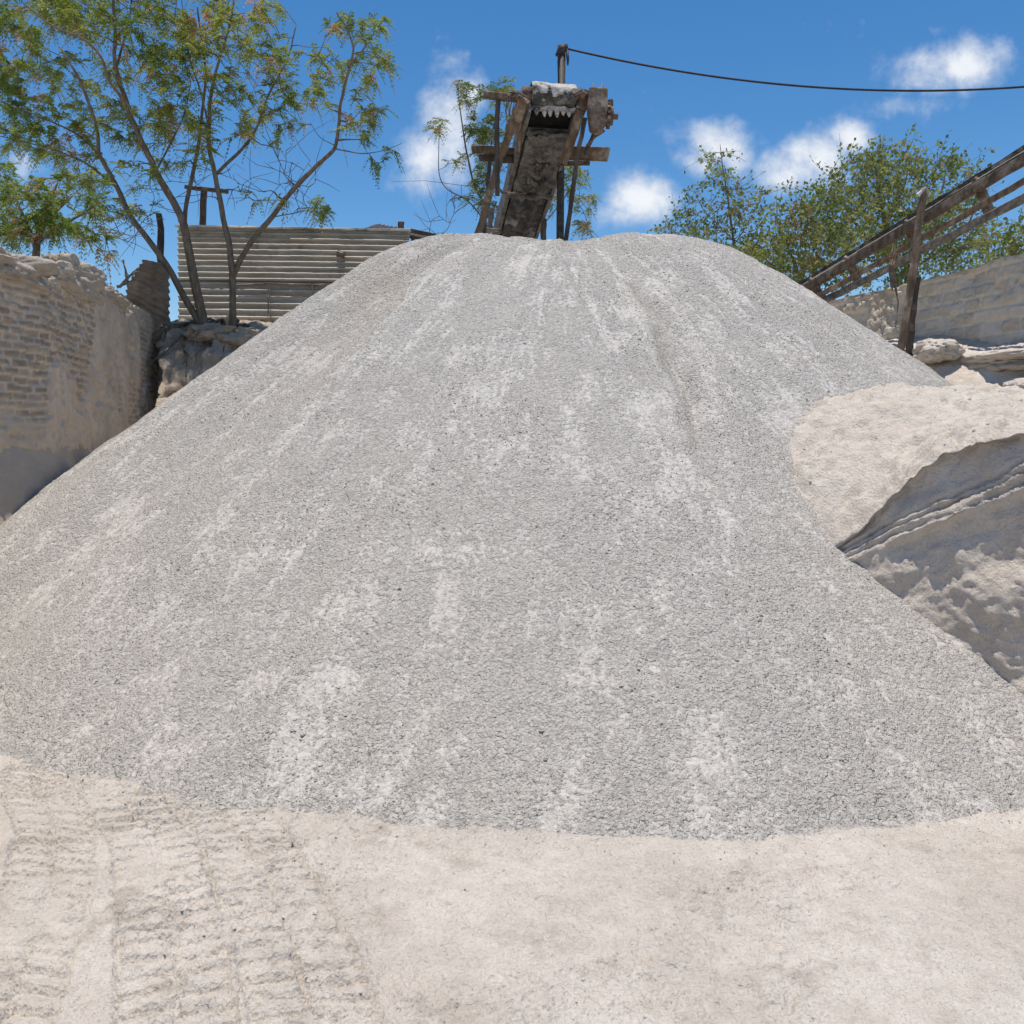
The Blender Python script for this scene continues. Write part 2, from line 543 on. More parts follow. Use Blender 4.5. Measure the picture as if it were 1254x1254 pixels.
# ------------------------------------------------------------------ thin-plate interpolation for hand-placed heights
def tps(ctrl):
    c = np.array(ctrl, float)
    def U(r2): return np.where(r2 > 1e-12, r2 * np.log(r2 + 1e-12), 0)
    n = len(c)
    A = np.zeros((n + 3, n + 3))
    A[:n, :n] = U(((c[:, None, :2] - c[None, :, :2]) ** 2).sum(-1)) + np.eye(n) * 1e-3
    A[:n, n] = 1
    A[:n, n + 1:] = c[:, :2]
    A[n:, :n] = A[:n, n:].T
    w = np.linalg.solve(A, np.concatenate([c[:, 2], [0, 0, 0]]))
    def f(x, y):
        r = w[n] + w[n + 1] * x + w[n + 2] * y
        for k in range(n):
            r = r + w[k] * U((x - c[k, 0]) ** 2 + (y - c[k, 1]) ** 2)
        return r
    return f

# ------------------------------------------------------------------ cut sand bank on the right
bank_top = tps([(2.2, 5.94, 1.86), (1.93, 5.55, 1.58), (1.83, 5.15, 1.30), (1.94, 4.77, 1.0), (2.13, 4.6, 1.28), (2.35, 4.41, 1.56), (2.67, 4.13, 1.65),
                (3.3, 3.6, 1.6), (4.2, 2.8, 1.55), (2.88, 6.14, 1.95), (3.3, 6.1, 1.93), (3.8, 6.0, 1.80), (4.6, 5.4, 1.75), (2.4, 5.1, 1.62), (2.9, 5.1, 1.82), (3.3, 4.6, 1.78),
                (1.4, 5.2, .7), (1.5, 5.9, 1.1), (2.0, 6.6, 1.5), (3.0, 6.9, 1.65), (4.2, 6.9, 1.5), (1.55, 4.95, .6), (5.5, 4, 1.6), (6, 6, 1.4), (1.0, 5.6, .4)])
A0 = np.array([1.94, 4.77])
DU = np.array([.73, -.64]) / np.hypot(.73, .64)
DN = np.array([-.66, -.75]) / np.hypot(.66, .75)
us = axis((-1.3, 2.0, .014), (2.0, 4.0, .05))
back = np.linspace(3.4, 0, 190)
nlow = 150
U_, V_ = np.meshgrid(us, np.arange(190 + nlow), indexing='ij')
XB = np.zeros(U_.shape); YB = np.zeros(U_.shape); ZB = np.zeros(U_.shape)
tb = back[None, :] * (1 + 0 * us[:, None])
ed = .05 * fbm(xyz(us * 2.5, 0, 0), 4, 101)[:, None]       # ragged rim in plan
bx = A0[0] + DU[0] * us[:, None] - DN[0] * tb
by = A0[1] + DU[1] * us[:, None] - DN[1] * tb
XB[:, :190], YB[:, :190] = bx, by
zt = bank_top(bx, by)
rx, ry = A0[0] + DU[0] * us, A0[1] + DU[1] * us
zrim = bank_top(rx, ry)
ZB[:, :190] = zt
vv = np.linspace(0, 1, nlow + 1)[1:]
dep = vv[None, :] * (zrim[:, None] + .15)                  # depth under the rim
# profile out of the plane of the cut: a laminated bevel, an undercut, a bulge towards the foot
prof_d = np.array([0, .03, .035, .06, .066, .10, .106, .135, .15, .22, .5, 1.0, 1.6, 2.2])
prof_o = np.array([.03, .02, .045, .032, .062, .048, .078, .066, .05, .045, .075, .125, .19, .26])
zs = np.minimum(zrim - .015, 1.0 + .60 * us)               # the straight laminated ledges cut across under the domed rim
jit = .03 * fbm(xyz(us[:, None] * 2.5 + 0 * dep, dep * 2, 2), 4, 131) + .012 * fbm(xyz(us[:, None] * 14 + 0 * dep, dep * 9, 2), 3, 132)
gap = (zrim - zs)[:, None]
qd = dep - gap + jit * np.minimum(1, dep * 10)
out = np.where(qd < 0, .03 * np.clip(dep / np.maximum(gap, .02), 0, 1), np.interp(qd / (1 + .5 * us[:, None].clip(0, 1.4)), prof_d, prof_o)) + .03 * sstep(0, .1, qd) * (1 - sstep(.12, .2, qd)) * fbm(xyz(us[:, None] * 5 + 0 * dep, qd * 16, 5), 4, 134) + .012 * fbm(xyz(us[:, None] * 8 + 0 * dep, dep * 8, 5), 4, 133)
out = out - .05
XB[:, 190:] = rx[:, None] + DN[0] * out
YB[:, 190:] = ry[:, None] + DN[1] * out
ZB[:, 190:] = zrim[:, None] - dep
p = xyz(XB, YB, ZB)
face = np.concatenate([np.zeros(190), np.ones(nlow)])[None, :]
deep = np.concatenate([np.zeros((len(us), 190)), sstep(.16, .3, qd)], 1)
nrm = np.stack([DN[0] * face + 0 * XB, DN[1] * face + 0 * XB, 1 - face + 0 * XB], -1)
nrm = nrm * (1 - .0)
edge = np.exp(-((np.arange(190 + nlow) - 190) / 7.0) ** 2)[None, :]
dsp = .05 * fbm(p * 1.7, 4, 111) + .022 * fbm(p * 7, 4, 112) + .008 * fbm(p * 26, 3, 113)
pit = np.maximum(0, fbm(p * 13, 3, 114) - .12)
dsp = dsp + (1 - face) * (.055 * fbm(p * 3.7, 5, 119, .6) - .10 * pit + .035 * np.abs(fbm(p * 15, 3, 118)))
# crumbled lumps towards the right of the cut, hollows between
lum = np.maximum(0, fbm(p * 2.6 + 4, 5, 115, .6)) * 1.0
rightness = sstep(.55, 1.25, us)[:, None]
dsp = dsp + deep * rightness * (.20 * lum - .03) + deep * .035 * np.abs(fbm(p * 4, 5, 116, .6)) + (face - deep) * .02 * fbm(p * 9, 4, 120)
p = p + nrm * dsp[..., None]
p[:, :, 2] += edge * .02 * fbm(p * 6, 3, 117)
p_bank = p
bank = np_mesh('sand_bank', p, grid_quads(*U_.shape), M['bank'])
tag(bank, 'pale beige sand bank with a cut, layered front face at the right of the gravel', 'sand bank')

# ------------------------------------------------------------------ masonry walls
def masonry(name, mat, x_of, y0, y1, top_of, base_of, thick, nx, side, bl, bh, joint, relief, cover, seed, step=.016, lumpy=.02):
    """solid wall along y0..y1; side=+1: seen face towards +x. cover(s, z) -> 0..1 where render or dusting hides the courses"""
    ys = np.arange(y0, y1, step)
    nv = 170
    t = np.linspace(0, 1, nv)
    xs = np.array([x_of(q) for q in ys])
    dirv = np.array([x_of(y1) - x_of(y0), y1 - y0])
    L = np.linalg.norm(dirv)
    dirv /= L
    nv2 = np.array([dirv[1], -dirv[0]]) * side
    s = (ys - y0) / (y1 - y0) * L
    tz = top_of(s) + .02 * fbm(xyz(s * 5, 0, 0), 4, seed + 3)
    zb = base_of(s)
    Zf = zb[:, None] + (tz - zb)[:, None] * t[None, :]
    Sf = s[:, None] + 0 * Zf
    wob = .012 * fbm(xyz(Sf * 3, Zf * 3, 0), 3, seed + 9)
    row = np.floor((Zf + wob) / bh)
    sx = Sf + wob + (row % 2) * bl * .5 + .18 * bl * (_hash(row.astype(np.int64), 0 * row.astype(np.int64), 0 * row.astype(np.int64), seed) - .5)
    colm = np.floor(sx / bl)
    fz = (Zf + wob) / bh - row
    fs = sx / bl - colm
    e = np.minimum(np.minimum(fz, 1 - fz) * bh, np.minimum(fs, 1 - fs) * bl)
    jn = joint * (1 + .6 * fbm(xyz(Sf * 9, Zf * 9, 0), 3, seed + 4))
    mort = 1 - sstep(jn * .5, jn * 1.25 + .004, e)
    r1, c1 = row.astype(np.int64), colm.astype(np.int64)
    tint = _hash(r1, c1, r1 * 0 + 3, seed + 1)
    deepn = _hash(r1, c1, r1 * 0 + 7, seed + 2)
    cov = np.clip(cover(Sf, Zf), 0, 1)
    hgt = (-relief * mort - relief * 1.5 * np.maximum(0, deepn - .5) * 2.0 * (1 - mort)) * (1 - cov * .93)
    hgt = hgt + lumpy * fbm(xyz(Sf * 2, Zf * 2, 0), 4, seed + 5) + .012 * fbm(xyz(Sf * 9, Zf * 9, 0), 4, seed + 6) + .006 * fbm(xyz(Sf * 30, Zf * 30, 0), 2, seed + 7)
    hgt = hgt + cov * .012 - cov * .03 * sstep(.25, .45, fbm(xyz(Sf * 4, Zf * 5, 3), 4, seed + 8)) - .022 * sstep(.22, .42, fbm(xyz(Sf * 11, Zf * 13, 6), 3, seed + 12))
    fx = xs[:, None] + nv2[0] * hgt
    fy = ys[:, None] + nv2[1] * hgt
    front = xyz(fx, fy, Zf)
    # top and back
    nb = 14
    u = np.linspace(0, 1, nb)[None, 1:]
    bump_t = .03 * fbm(xyz(Sf[:, :1] * 6 + 0 * u, u * 2 + 0 * Sf[:, :1], 4), 4, seed + 11)
    topv = xyz(xs[:, None] - nv2[0] * thick * u, ys[:, None] - nv2[1] * thick * u, tz[:, None] + bump_t * np.sin(u * math.pi))
    backv = xyz(xs[:, None] - nv2[0] * thick + 0 * u, ys[:, None] - nv2[1] * thick + 0 * u, tz[:, None] + (zb - tz)[:, None] * u)
    allv = np.concatenate([front, topv, backv], 1)
    n, m = allv.shape[:2]
    one = np.ones((n, nb - 1))
    at = {'mortar': np.concatenate([mort, one * 0, one * 0], 1).ravel(), 'tint': np.concatenate([tint, one * .5, one * .5], 1).ravel(),
          'plaster': np.concatenate([cov, one, one], 1).ravel()}
    qd = grid_quads(n, m, True)
    v = allv.reshape(-1, 3)
    return np_mesh(name, v, qd, mat, attrs=at)

LX = lambda d: -2.62 - .206 * d - .22 * np.maximum(0, 7.3 - d)
def l_cover(s, z):
    n = fbm(xyz(s * 1.1, z * 1.6, 0), 4, 201)
    edge_ = 1.95 + .12 * np.sin(s * 1.3) + .3 * n - .055 * s
    c = sstep(-.15, .2, edge_ - z)                         # render left over the lower wall
    c = np.maximum(c, sstep(.18, .4, fbm(xyz(s * 1.4, z * 1.1, 5), 4, 202)))
    c = np.maximum(c, sstep(2.92, 3.0, z) * .7)
    c = np.maximum(c, 1 - sstep(1.2, 2.6, s) * .75)
    return c
brick = masonry('brick_wall', M['brick'], LX, 3.4, 13.0, lambda s: 2.97 + .25 * sstep(3.2, 6.2, s),
                lambda s: -.1 + 0 * s, .24, 0, 1, .205, .068, .010, .022, l_cover, 300)
tag(brick, 'dusty brown brick wall in shade with crumbling render at the left of the gravel', 'brick wall')

RX = lambda d: 5.68 - .22 * (d - 9)
def r_cover(s, z):
    c = sstep(.16, .42, fbm(xyz(s * 1.2, z * 1.2, 5), 4, 212)) * .8
    c = np.maximum(c, sstep(-.05, .12, 2.62 - z + .1 * fbm(xyz(s * 2, 0, 0), 3, 213)))
    return np.maximum(c, sstep(3.47, 3.55, z) * .8)
block = masonry('block_wall', M['block'], RX, 5.2, 16.5, lambda s: 3.56 + .02 * np.sin(s * 1.9), lambda s: 1.2 + 0 * s, .28, 0, -1, .275, .152, .018, .03, r_cover, 400, .015, .08)
tag(block, 'pale sand coated block wall with open joints at the far right behind the posts', 'block wall')

# ------------------------------------------------------------------ loose masses built as small height sheets
def sheet(name, mat, x0, x1, y0, y1, step, fz, disp, seed, label, cat, clip=None):
    a, b = np.arange(x0, x1, step), np.arange(y0, y1, step)
    X, Y = np.meshgrid(a, b, indexing='ij')
    Z = fz(X, Y)
    pp = xyz(X, Y, Z)
    n = [fbm(pp * k, 4, seed + i) for i, k in enumerate((2.2, 6.5, 20))]
    Z = Z + disp * (n[0] + .55 * n[1] + .22 * n[2])
    pp = xyz(X + disp * .8 * fbm(pp * 5 + 9, 3, seed + 5), Y + disp * .8 * fbm(pp * 5 + 30, 3, seed + 6), Z)
    q = grid_quads(len(a), len(b))
    if clip is not None:
        q = q[(clip(X, Y, Z).ravel()[q]).any(1)]
    us_, inv = np.unique(q, return_inverse=True)
    o = np_mesh(name, pp.reshape(-1, 3)[us_], inv.reshape(-1, 4), mat)
    return tag(o, label, cat)

# sand drifted against the foot of the left wall
def drift_z(x, y):
    d = x - LX(y)
    return 1.42 + .02 * (y - 6.2) - 1.2 * np.maximum(0, 6.15 - y) - 2.8 * np.maximum(d, -.1) + .04 * np.sin(y * 1.9)
sheet('sand_drift', M['drift'], -5.4, -2.2, 4.4, 10.5, .022, drift_z, .03, 500,
      'grey sand drifted against the shaded foot of the brick wall', 'sand drift', lambda X, Y, Z: (X > LX(Y) - .12) & (Z > -.1))

# soil bank with roots behind the far end of the left wall
rub = tps([(-5.6, 11.1, 2.35), (-4.9, 11.0, 2.3), (-4.2, 11.0, 2.3), (-3.4, 11.0, 2.3), (-2.4, 11.0, 2.2), (-5.6, 12.0, 3.0), (-4.8, 12.0, 3.12), (-4.2, 11.9, 3.14), (-3.5, 12.0, 3.1), (-2.4, 12.0, 3.0),
           (-5.6, 13.0, 3.16), (-4, 13.0, 3.18), (-2.4, 13, 3.1), (-4.5, 10.5, 1.7), (-3, 10.4, 1.6)])
sheet('rubble_bank', M['soil'], -6.0, -1.8, 10.4, 13.1, .024, rub, .16, 520,
      'crumbling bank of dry soil and rubble under the tree roots', 'soil bank', lambda X, Y, Z: X > -.424 * Y)

# sand heap at the foot of the right wall
heap = tps([(4.6, 7.6, 1.5), (5.3, 7.4, 1.75), (5.9, 7.2, 1.9), (4.5, 8.6, 1.9), (5.0, 8.5, 2.25), (5.5, 8.6, 2.5), (4.5, 9.6, 2.35), (5.0, 9.4, 2.5), (5.6, 9.3, 2.6), (4.3, 10.5, 2.5), (4.9, 10.5, 2.68),
            (4.0, 12, 2.6), (4.6, 12, 2.75), (3.6, 9.6, 1.9), (3.5, 11, 2.2), (6.2, 8, 2.5), (4.2, 7, 1.1), (5.6, 6.6, 1.6)])
sheet('sand_heap', M['bank'], 3.4, 6.3, 6.6, 12.3, .024, heap, .07, 540,
      'pale sand heaped at the foot of the block wall', 'sand heap')
# overhanging footing lumps along the wall
def boulder(name, c, r, seed, mat, label=None, cat=None, n=44, rough=.34, parent=None, group=None):
    th, ph = np.meshgrid(np.linspace(0, math.pi, n), np.linspace(0, 2 * math.pi, n * 2, endpoint=False), indexing='ij')
    d = xyz(np.sin(th) * np.cos(ph), np.sin(th) * np.sin(ph), np.cos(th))
    d = np.sign(d) * np.abs(d) ** .75
    k = 1 + rough * fbm(d * 1.5 + seed, 4, seed) + rough * .35 * fbm(d * 5 + seed, 4, seed + 1) + rough * .12 * fbm(d * 16 + seed, 3, seed + 2)
    v = d * k[..., None] * np.array(r) + np.array(c)
    o = np_mesh(name, v, grid_quads(n, n * 2, True), mat, parent)
    if label: tag(o, label, cat, group)
    return o
c = P(1146, 430, 9.25)
boulder('sand_clod', c, (.20, .3, .12), 71, M['bank'], 'rounded sand clod lying below the timber posts on the right', 'sand clod')
c = P(1226, 447, 8.85)
boulder('earth_ledge', c, (.30, .95, .10), 73, M['bank'], 'sandy ledge overhanging the heap under the block wall', 'earth ledge', rough=.5)
c = P(1250, 478, 8.0)
boulder('fallen_clod', c, (.10, .2, .10), 77, M['bank'], 'small fallen sand clod at the right edge under the wall ledge', 'sand clod')

# dirt piled on the top of the left wall
for k, (px, py, d, r, lab) in enumerate(((8, 310, 6.35, (.16, .38, .12), 'large dusty dirt lump on the near end of the brick wall top'),
                                         (48, 328, 7.0, (.16, .5, .13), 'long flat dusty dirt lump on the brick wall next to the largest lump'),
                                         (84, 342, 7.9, (.15, .30, .12), 'small dusty dirt lump in the dip midway along the brick wall top'),
                                         (108, 346, 8.6, (.15, .42, .20), 'peaked dusty dirt lump midway along the brick wall top'),
                                         (134, 360, 9.4, (.13, .5, .12), 'low tapering dirt lump on the brick wall next to the rusty sheet'))):
    c = P(px, py, d)
    c[0] = LX(d) - .11
    boulder('dirt_lump', c, r, 81 + k * 3, M['drift'], lab, 'dirt lump', rough=.75, group='dirt lumps on the brick wall')

# loose clods on the yard floor
def clods(n):
    V, T = [], []
    ico = np.array([(0, 0, 1), (.9, 0, .2), (.2, .85, .25), (-.75, .5, .2), (-.7, -.55, .2), (.3, -.85, .2), (0, 0, -.6)])
    tri = np.array([(0, 1, 2), (0, 2, 3), (0, 3, 4), (0, 4, 5), (0, 5, 1), (6, 2, 1), (6, 3, 2), (6, 4, 3), (6, 5, 4), (6, 1, 5)])
    x = rng.uniform(-3.2, 3.2, n)
    y = 2.0 + 2.2 * rng.random(n) ** .9
    dens = fbm(xyz(x * 1.1 + 3, y * 2.2, 0), 3, 66)
    k = (rng.random(n) < np.clip(.25 + 1.3 * dens, .06, 1)) & (pile_base(x, y)[0] < .02)
    x, y = x[k], y[k]
    z = ground_z(x, y)
    s = .0022 + .005 * rng.random(len(x)) ** 3
    a = rng.uniform(0, 6.28, len(x))
    v = ico[None] * (1 + .3 * rng.normal(size=(len(x), 7, 3))) * s[:, None, None]
    cx, sx = np.cos(a)[:, None], np.sin(a)[:, None]
    v = np.stack([v[..., 0] * cx - v[..., 1] * sx, v[..., 0] * sx + v[..., 1] * cx, v[..., 2] * .55], -1)
    v += np.stack([x, y, z - .001], -1)[:, None]
    t = tri[None] + (np.arange(len(x)) * 7)[:, None, None]
    o = np_mesh('clods', v.reshape(-1, 3), np.zeros((0, 4), int), M['bank'], tris=t.reshape(-1, 3), smooth=False)
    tag(o, 'loose crumbs of dry dirt strewn over the yard floor', 'dirt crumbs', kind='stuff')
clods(9000)
ICO = np.array([(0, 0, 1), (.9, 0, .2), (.2, .85, .25), (-.75, .5, .2), (-.7, -.55, .2), (.3, -.85, .2), (0, 0, -.6)])
ICT = np.array([(0, 1, 2), (0, 2, 3), (0, 3, 4), (0, 4, 5), (0, 5, 1), (6, 2, 1), (6, 3, 2), (6, 4, 3), (6, 5, 4), (6, 1, 5)])
def chips(name, pos, size, mat, label, cat, attr=False):
    v = ICO[None] * (1 + .3 * rng.normal(size=(len(pos), 7, 3)).clip(-1.6, 1.6)) * size[:, None, None] + pos[:, None]
    t = ICT[None] + (np.arange(len(pos)) * 7)[:, None, None]
    at = {'fall': np.repeat(pos, 7, 0), 'warm': np.zeros(len(pos) * 7), 'dust_and_lit': np.zeros(len(pos) * 7)} if attr else None
    o = np_mesh(name, v.reshape(-1, 3), np.zeros((0, 4), int), mat, tris=t.reshape(-1, 3), smooth=False, attrs=at)
    tag(o, label, cat, kind='stuff')
def stray_gravel():
    # a few past the foot of the heap, many on its face, coarser ones rolled towards the bottom
    x = rng.uniform(-3.6, 3.4, 14000); y = rng.uniform(2.6, 4.4, 14000)
    zb_ = pile_base(x, y)[0]
    k = (zb_ < .1) & (rng.random(len(x)) < np.exp(-np.maximum(0, -zb_) / .09))
    x1, y1 = x[k], y[k]
    s1 = .002 + .0045 * rng.random(len(x1)) ** 2
    x = rng.uniform(-4.4, 5, 90000); y = rng.uniform(3.1, 8.6, 90000)
    zb_, r_, th_ = pile_base(x, y)
    n_ = fbm(xyz(th_ * 7, r_ * 1.4, 3), 4, 90)
    k = (zb_ > .0) & (rng.random(len(x)) < np.clip(.30 + 1.1 * n_, .03, 1))
    x2, y2, zz = x[k], y[k], zb_[k]
    s2 = .003 + .005 * rng.random(len(x2)) ** 3 + (.006 * rng.random(len(x2))) * (rng.random(len(x2)) < .05) - .0006 * (zz > 1.8)
    x, y, sz = np.concatenate([x1, x2]), np.concatenate([y1, y2]), np.concatenate([s1, s2])
    z = np.maximum(ground_z(x, y), pile_surface(x, y)[0])
    chips('stray_gravel', np.stack([x, y, z], -1), sz, M['gravel'], 'loose grey stone chips scattered over the face and foot of the gravel heap', 'stone chips', True)
stray_gravel()
def bank_crumbs():
    nu, nv = p_bank.shape[:2]
    a, b = rng.integers(0, nu, 9000), rng.integers(60, nv - 10, 9000)
    n_ = fbm(p_bank[a, b] * 2.2, 3, 95)
    k = (rng.random(9000) < np.clip(.25 + n_, .03, 1)) & (b < 186)
    q = p_bank[a[k], b[k]]
    chips('sand_crumbs', q, .003 + .011 * rng.random(len(q)) ** 5, M['bank'], 'loose crumbs of packed sand lying on the cut bank', 'sand crumbs')
bank_crumbs()

# ------------------------------------------------------------------ corrugated sheets
def corrugated(p00, p10, p01, p11, waves, amp, nu, nvv, along='u', sag=.01, thick=True, seed=0):
    """grid between four corners; ridges run along u, wave across v"""
    p00, p10, p01, p11 = map(np.array, (p00, p10, p01, p11))
    u, v = np.meshgrid(np.linspace(0, 1, nu), np.linspace(0, 1, nvv), indexing='ij')
    a = p00 + (p10 - p00) * u[..., None]
    b = p01 + (p11 - p01) * u[..., None]
    g = a + (b - a) * v[..., None]
    n = np.cross(p10 - p00, p01 - p00)
    n = n / np.linalg.norm(n)
    sn = np.sin(v * waves * 2 * math.pi)
    w = amp * np.sign(sn) * np.abs(sn) ** .8 + sag * fbm(xyz(u * 6, v * 3, seed), 3, seed)
    w = w + amp * .35 * fbm(xyz(u * 30, v * waves, seed), 2, seed + 1)
    f = g + n * w[..., None]
    return f, f + n * .004

def add_sheet(mb, f, b):
    mb.grid(f)
    mb.grid(b[::-1])
    for e in ((f[0], b[0]), (b[-1], f[-1])): mb.grid(np.stack(e, 0))
    for e in ((f[:, -1], b[:, -1]), (b[:, 0], f[:, 0])): mb.grid(np.stack(e, 0)[:, ::-1])

D0 = 12.75
shed = empty('shed', P(360, 392, D0), 'low shed of horizontal corrugated metal sheets behind the slender trees', 'shed')
lt, rt = P(218, 279, D0 + .30), P(501, 284, D0 + .2)
lm, rm = P(218, 343, D0 + .13), P(501, 346, D0 + .03)
lb, rb = P(218, 398, D0), P(501, 402, D0 - .1)
m = MB()
xm = .47
for k, (u0, u1, off) in enumerate(((0, .52, .0), (.49, 1, -.012))):
    q = lambda a, b, u: a + (b - a) * u + np.array([0, off, 0])
    add_sheet(m, *corrugated(q(lm, rm, u0), q(lm, rm, u1), q(lt, rt, u0), q(lt, rt, u1), 9, .026, 60, 200, seed=31 + k))
m.build('upper_sheet', M['sheet'], shed, True)
m = MB()
for k, (u0, u1, off) in enumerate(((0, .40, .03), (.37, 1, .045))):
    q = lambda a, b, u: a + (b - a) * u + np.array([0, off, 0])
    add_sheet(m, *corrugated(q(lb, rb, u0), q(lb, rb, u1), q(lm, rm, u0) + np.array([0, 0, .04]), q(lm, rm, u1) + np.array([0, 0, .04]), 7, .026, 60, 150, seed=41 + k))
m.build('lower_sheet', M['sheet'], shed, True)
m = MB()
add_sheet(m, *corrugated(rb + np.array([.01, .06, 0]), P(640, 402, D0 + 1.5), rt + np.array([.01, .06, -.03]), P(640, 322, D0 + 1.5), 12, .018, 40, 130, seed=44))
m.build('side_wall', M['roof'], shed, True)
m = MB()
m.beam(lt + np.array([-.02, -.02, .015]), rt + np.array([.03, -.02, .015]), .10, .03, segs=14, wob=.004)
m.build('top_flashing', M['dust_and_lit'], shed)
m = MB()
add_sheet(m, *corrugated(P(432, 284, D0 + .5), P(462, 274, D0 + 1.6), P(585, 300, D0 + .9), P(585, 297, D0 + 2.0), 26, .016, 20, 260, seed=46))
m.build('roof', M['roof'], shed, True)
m = MB()
m.beam(rt + np.array([.02, .03, .03]), P(588, 303, D0 + .9), .08, .05, segs=8)
m.build('eave_beam', M['dark_timber'], shed)
m = MB()
m.beam(P(491, 288, D0 + .3), P(491, 272, D0 + .3), .09, .09, (0, 1, 0))
m.build('post_stub', M['dark_timber'], shed)
for px, py in ((328, 362), (382, 360)):
    m = MB(); m.tube([P(px, py - 14, D0 + .0), P(px + 1, py, D0 - .03), P(px, py + 26, D0 - .05)], .011, 6); m.build('wire_brace', M['rust'], shed)
m = MB(); m.tube([P(290, 349, D0 + .05), P(330, 347, D0 + .04), P(385, 349, D0 + .03), P(400, 348, D0 + .04)], .012, 6); m.build('wire_brace', M['rust'], shed)
m = MB()
pp = P(417, 314, D0 + .1)
m.tube([pp + np.array([-.05, 0, 0]), pp + np.array([-.02, -.02, .05]), pp + np.array([.03, -.02, .03]), pp + np.array([.05, 0, -.03])], [.02, .05, .05, .015], 7)
m.build('rag', M['rust'], shed)

# T-shaped frame and a burnt-looking post rising behind the wall
tf = empty('timber_frame', P(248, 282, D0 + .5), 'dark T-shaped timber frame standing up behind the shed top', 'timber frame')
m = MB(); m.beam(P(247, 300, D0 + .5), P(250, 232, D0 + .5), .085, .085, (0, 1, 0)); m.build('post', M['dark_timber'], tf)
m = MB(); m.beam(P(227, 229, D0 + .45), P(279, 235, D0 + .4), .07, .055); m.build('crossbar', M['dark_timber'], tf)
m = MB(); m.beam(P(198, 400, 12.3), P(196, 262, 12.3), .075, .075, (0, 1, 0), segs=8, wob=.008)
o = m.build('wooden_post', M['dark_timber']); tag(o, 'dark charred wooden post beside the rusty sheet at the wall end', 'post')

# rusted corrugated scrap at the end of the wall
m = MB()
add_sheet(m, *corrugated(P(150, 366, 10.9), P(208, 402, 11.9), P(174, 317, 10.9), P(206, 324, 11.9), 9, .014, 40, 90, seed=52, sag=.05))
o = m.build('corrugated_scrap', M['rust_sheet'], None, True); tag(o, 'bent rusty corrugated sheet standing on the far end of the brick wall', 'metal sheet')
m = MB()
for a, b in (((146, 352), (176, 322)), ((150, 318), (158, 350)), ((155, 338), (172, 332)), ((143, 350), (168, 344))):
    m.beam(P(*a, 10.8), P(*b, 10.85), .03, .018, segs=5, wob=.01)
o = m.build('broken_lath', M['grey_timber']); tag(o, 'splintered grey laths poking up beside the rusty corrugated sheet', 'broken laths')

# ------------------------------------------------------------------ central conveyor
O = P(677, 118, 9.7)
tail = P(627, 292, 12.6)
a_ = tail - O
a_ = a_ / np.linalg.norm(a_)
s_ = np.cross(a_, (0, 0, 1)); s_ /= np.linalg.norm(s_)
n_ = np.cross(s_, a_)
Q = lambda s, a, n: O + s_ * s + a_ * a + n_ * n
LEN = 7.2
conv = empty('conveyor', P(650, 292, 11.5), 'dirt caked belt conveyor head on timber props rising behind the pile top', 'conveyor')
# belt loop
m = MB()
path = [(LEN, -.10)] + [(x, -.10) for x in np.linspace(LEN - .5, .1, 14)]
for k in range(17):
    an = -math.pi / 2 - math.pi * k / 16
    path.append((.11 * math.cos(an), .11 * math.sin(an)))
path += [(x, .11) for x in np.linspace(.2, LEN, 16)]
path = np.array(path)
ws = np.linspace(-.245, .245, 13)
g = np.array([[Q(w, x, y + .004 * math.sin(w * 20 + x * 3)) for w in ws] for x, y in path])
m.grid(g)
ctr = np.array([Q(0, x, y) for x, y in path])
g2 = np.array([[Q(w, x * 1.0 + (.02 if i < 15 else 0) * 0, y * .9) for w in ws] for i, (x, y) in enumerate(path)])
m.grid(g2[::-1])
m.build('belt', M['belt'], conv, True)
# pale dust crust over the top of the head drum
m = MB()
nn = 26
g = []
for k in range(nn):
    an = math.radians(60 + 195 * k / (nn - 1))             # from the top run round to the front
    row = []
    for w in np.linspace(-.255, .255, 44):
        low = max(0, (k / (nn - 1) - .45)) * 2
        j = .5 + .5 * float(vnoise([w * 17, k * .35, 1.0], 601))
        rr = .126 + .022 * float(fbm([w * 9, an * 3, 0], 3, 602))
        if low > j + .1: rr = .10
        row.append(Q(w, -rr * math.sin(an - math.pi / 2) * 1.0 if False else rr * math.cos(an), rr * math.sin(an)))
    g.append(row)
m.grid(np.array(g))
m.build('dust_crust', M['crust'], conv, True)
m = MB()
m.tube([Q(-.36, 0, 0), Q(-.255, 0, 0)], .085, 14); m.tube([Q(.255, 0, 0), Q(.44, 0, 0)], .06, 14)
m.tube([Q(-.25, 0, 0), Q(.25, 0, 0)], .09, 20)
m.build('head_drum', M['rust'], conv, True)
# side boards
for sd in (-1, 1):
    m = MB()
    m.beam(Q(sd * .285, -.02, -.10), Q(sd * .285, LEN, -.10), .05, .28, n_, segs=16, wob=.006)
    m.build('side_board', M['grey_timber'], conv)
# plates closing the head under the belt, blackened for the opening's shade
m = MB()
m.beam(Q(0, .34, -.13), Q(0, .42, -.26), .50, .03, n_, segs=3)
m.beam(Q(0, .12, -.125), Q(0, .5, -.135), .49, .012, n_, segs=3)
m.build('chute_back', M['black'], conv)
# scraper with teeth
m = MB()
m.beam(Q(-.255, .03, -.135), Q(.255, .03, -.135), .05, .03, n_, segs=8, wob=.005)
for k in range(6):
    w = -.19 + k * .078 + rng.normal() * .014
    c0 = Q(w, .05, -.15)
    L_ = .035 + .05 * rng.random()
    m.tube([c0 + n_ * .02, c0 - n_ * L_ * .5 - np.array([0, .02, 0]), c0 - n_ * L_], [.030, .026, .008], 7)
m.build('belt_scraper', M['crust'], conv)
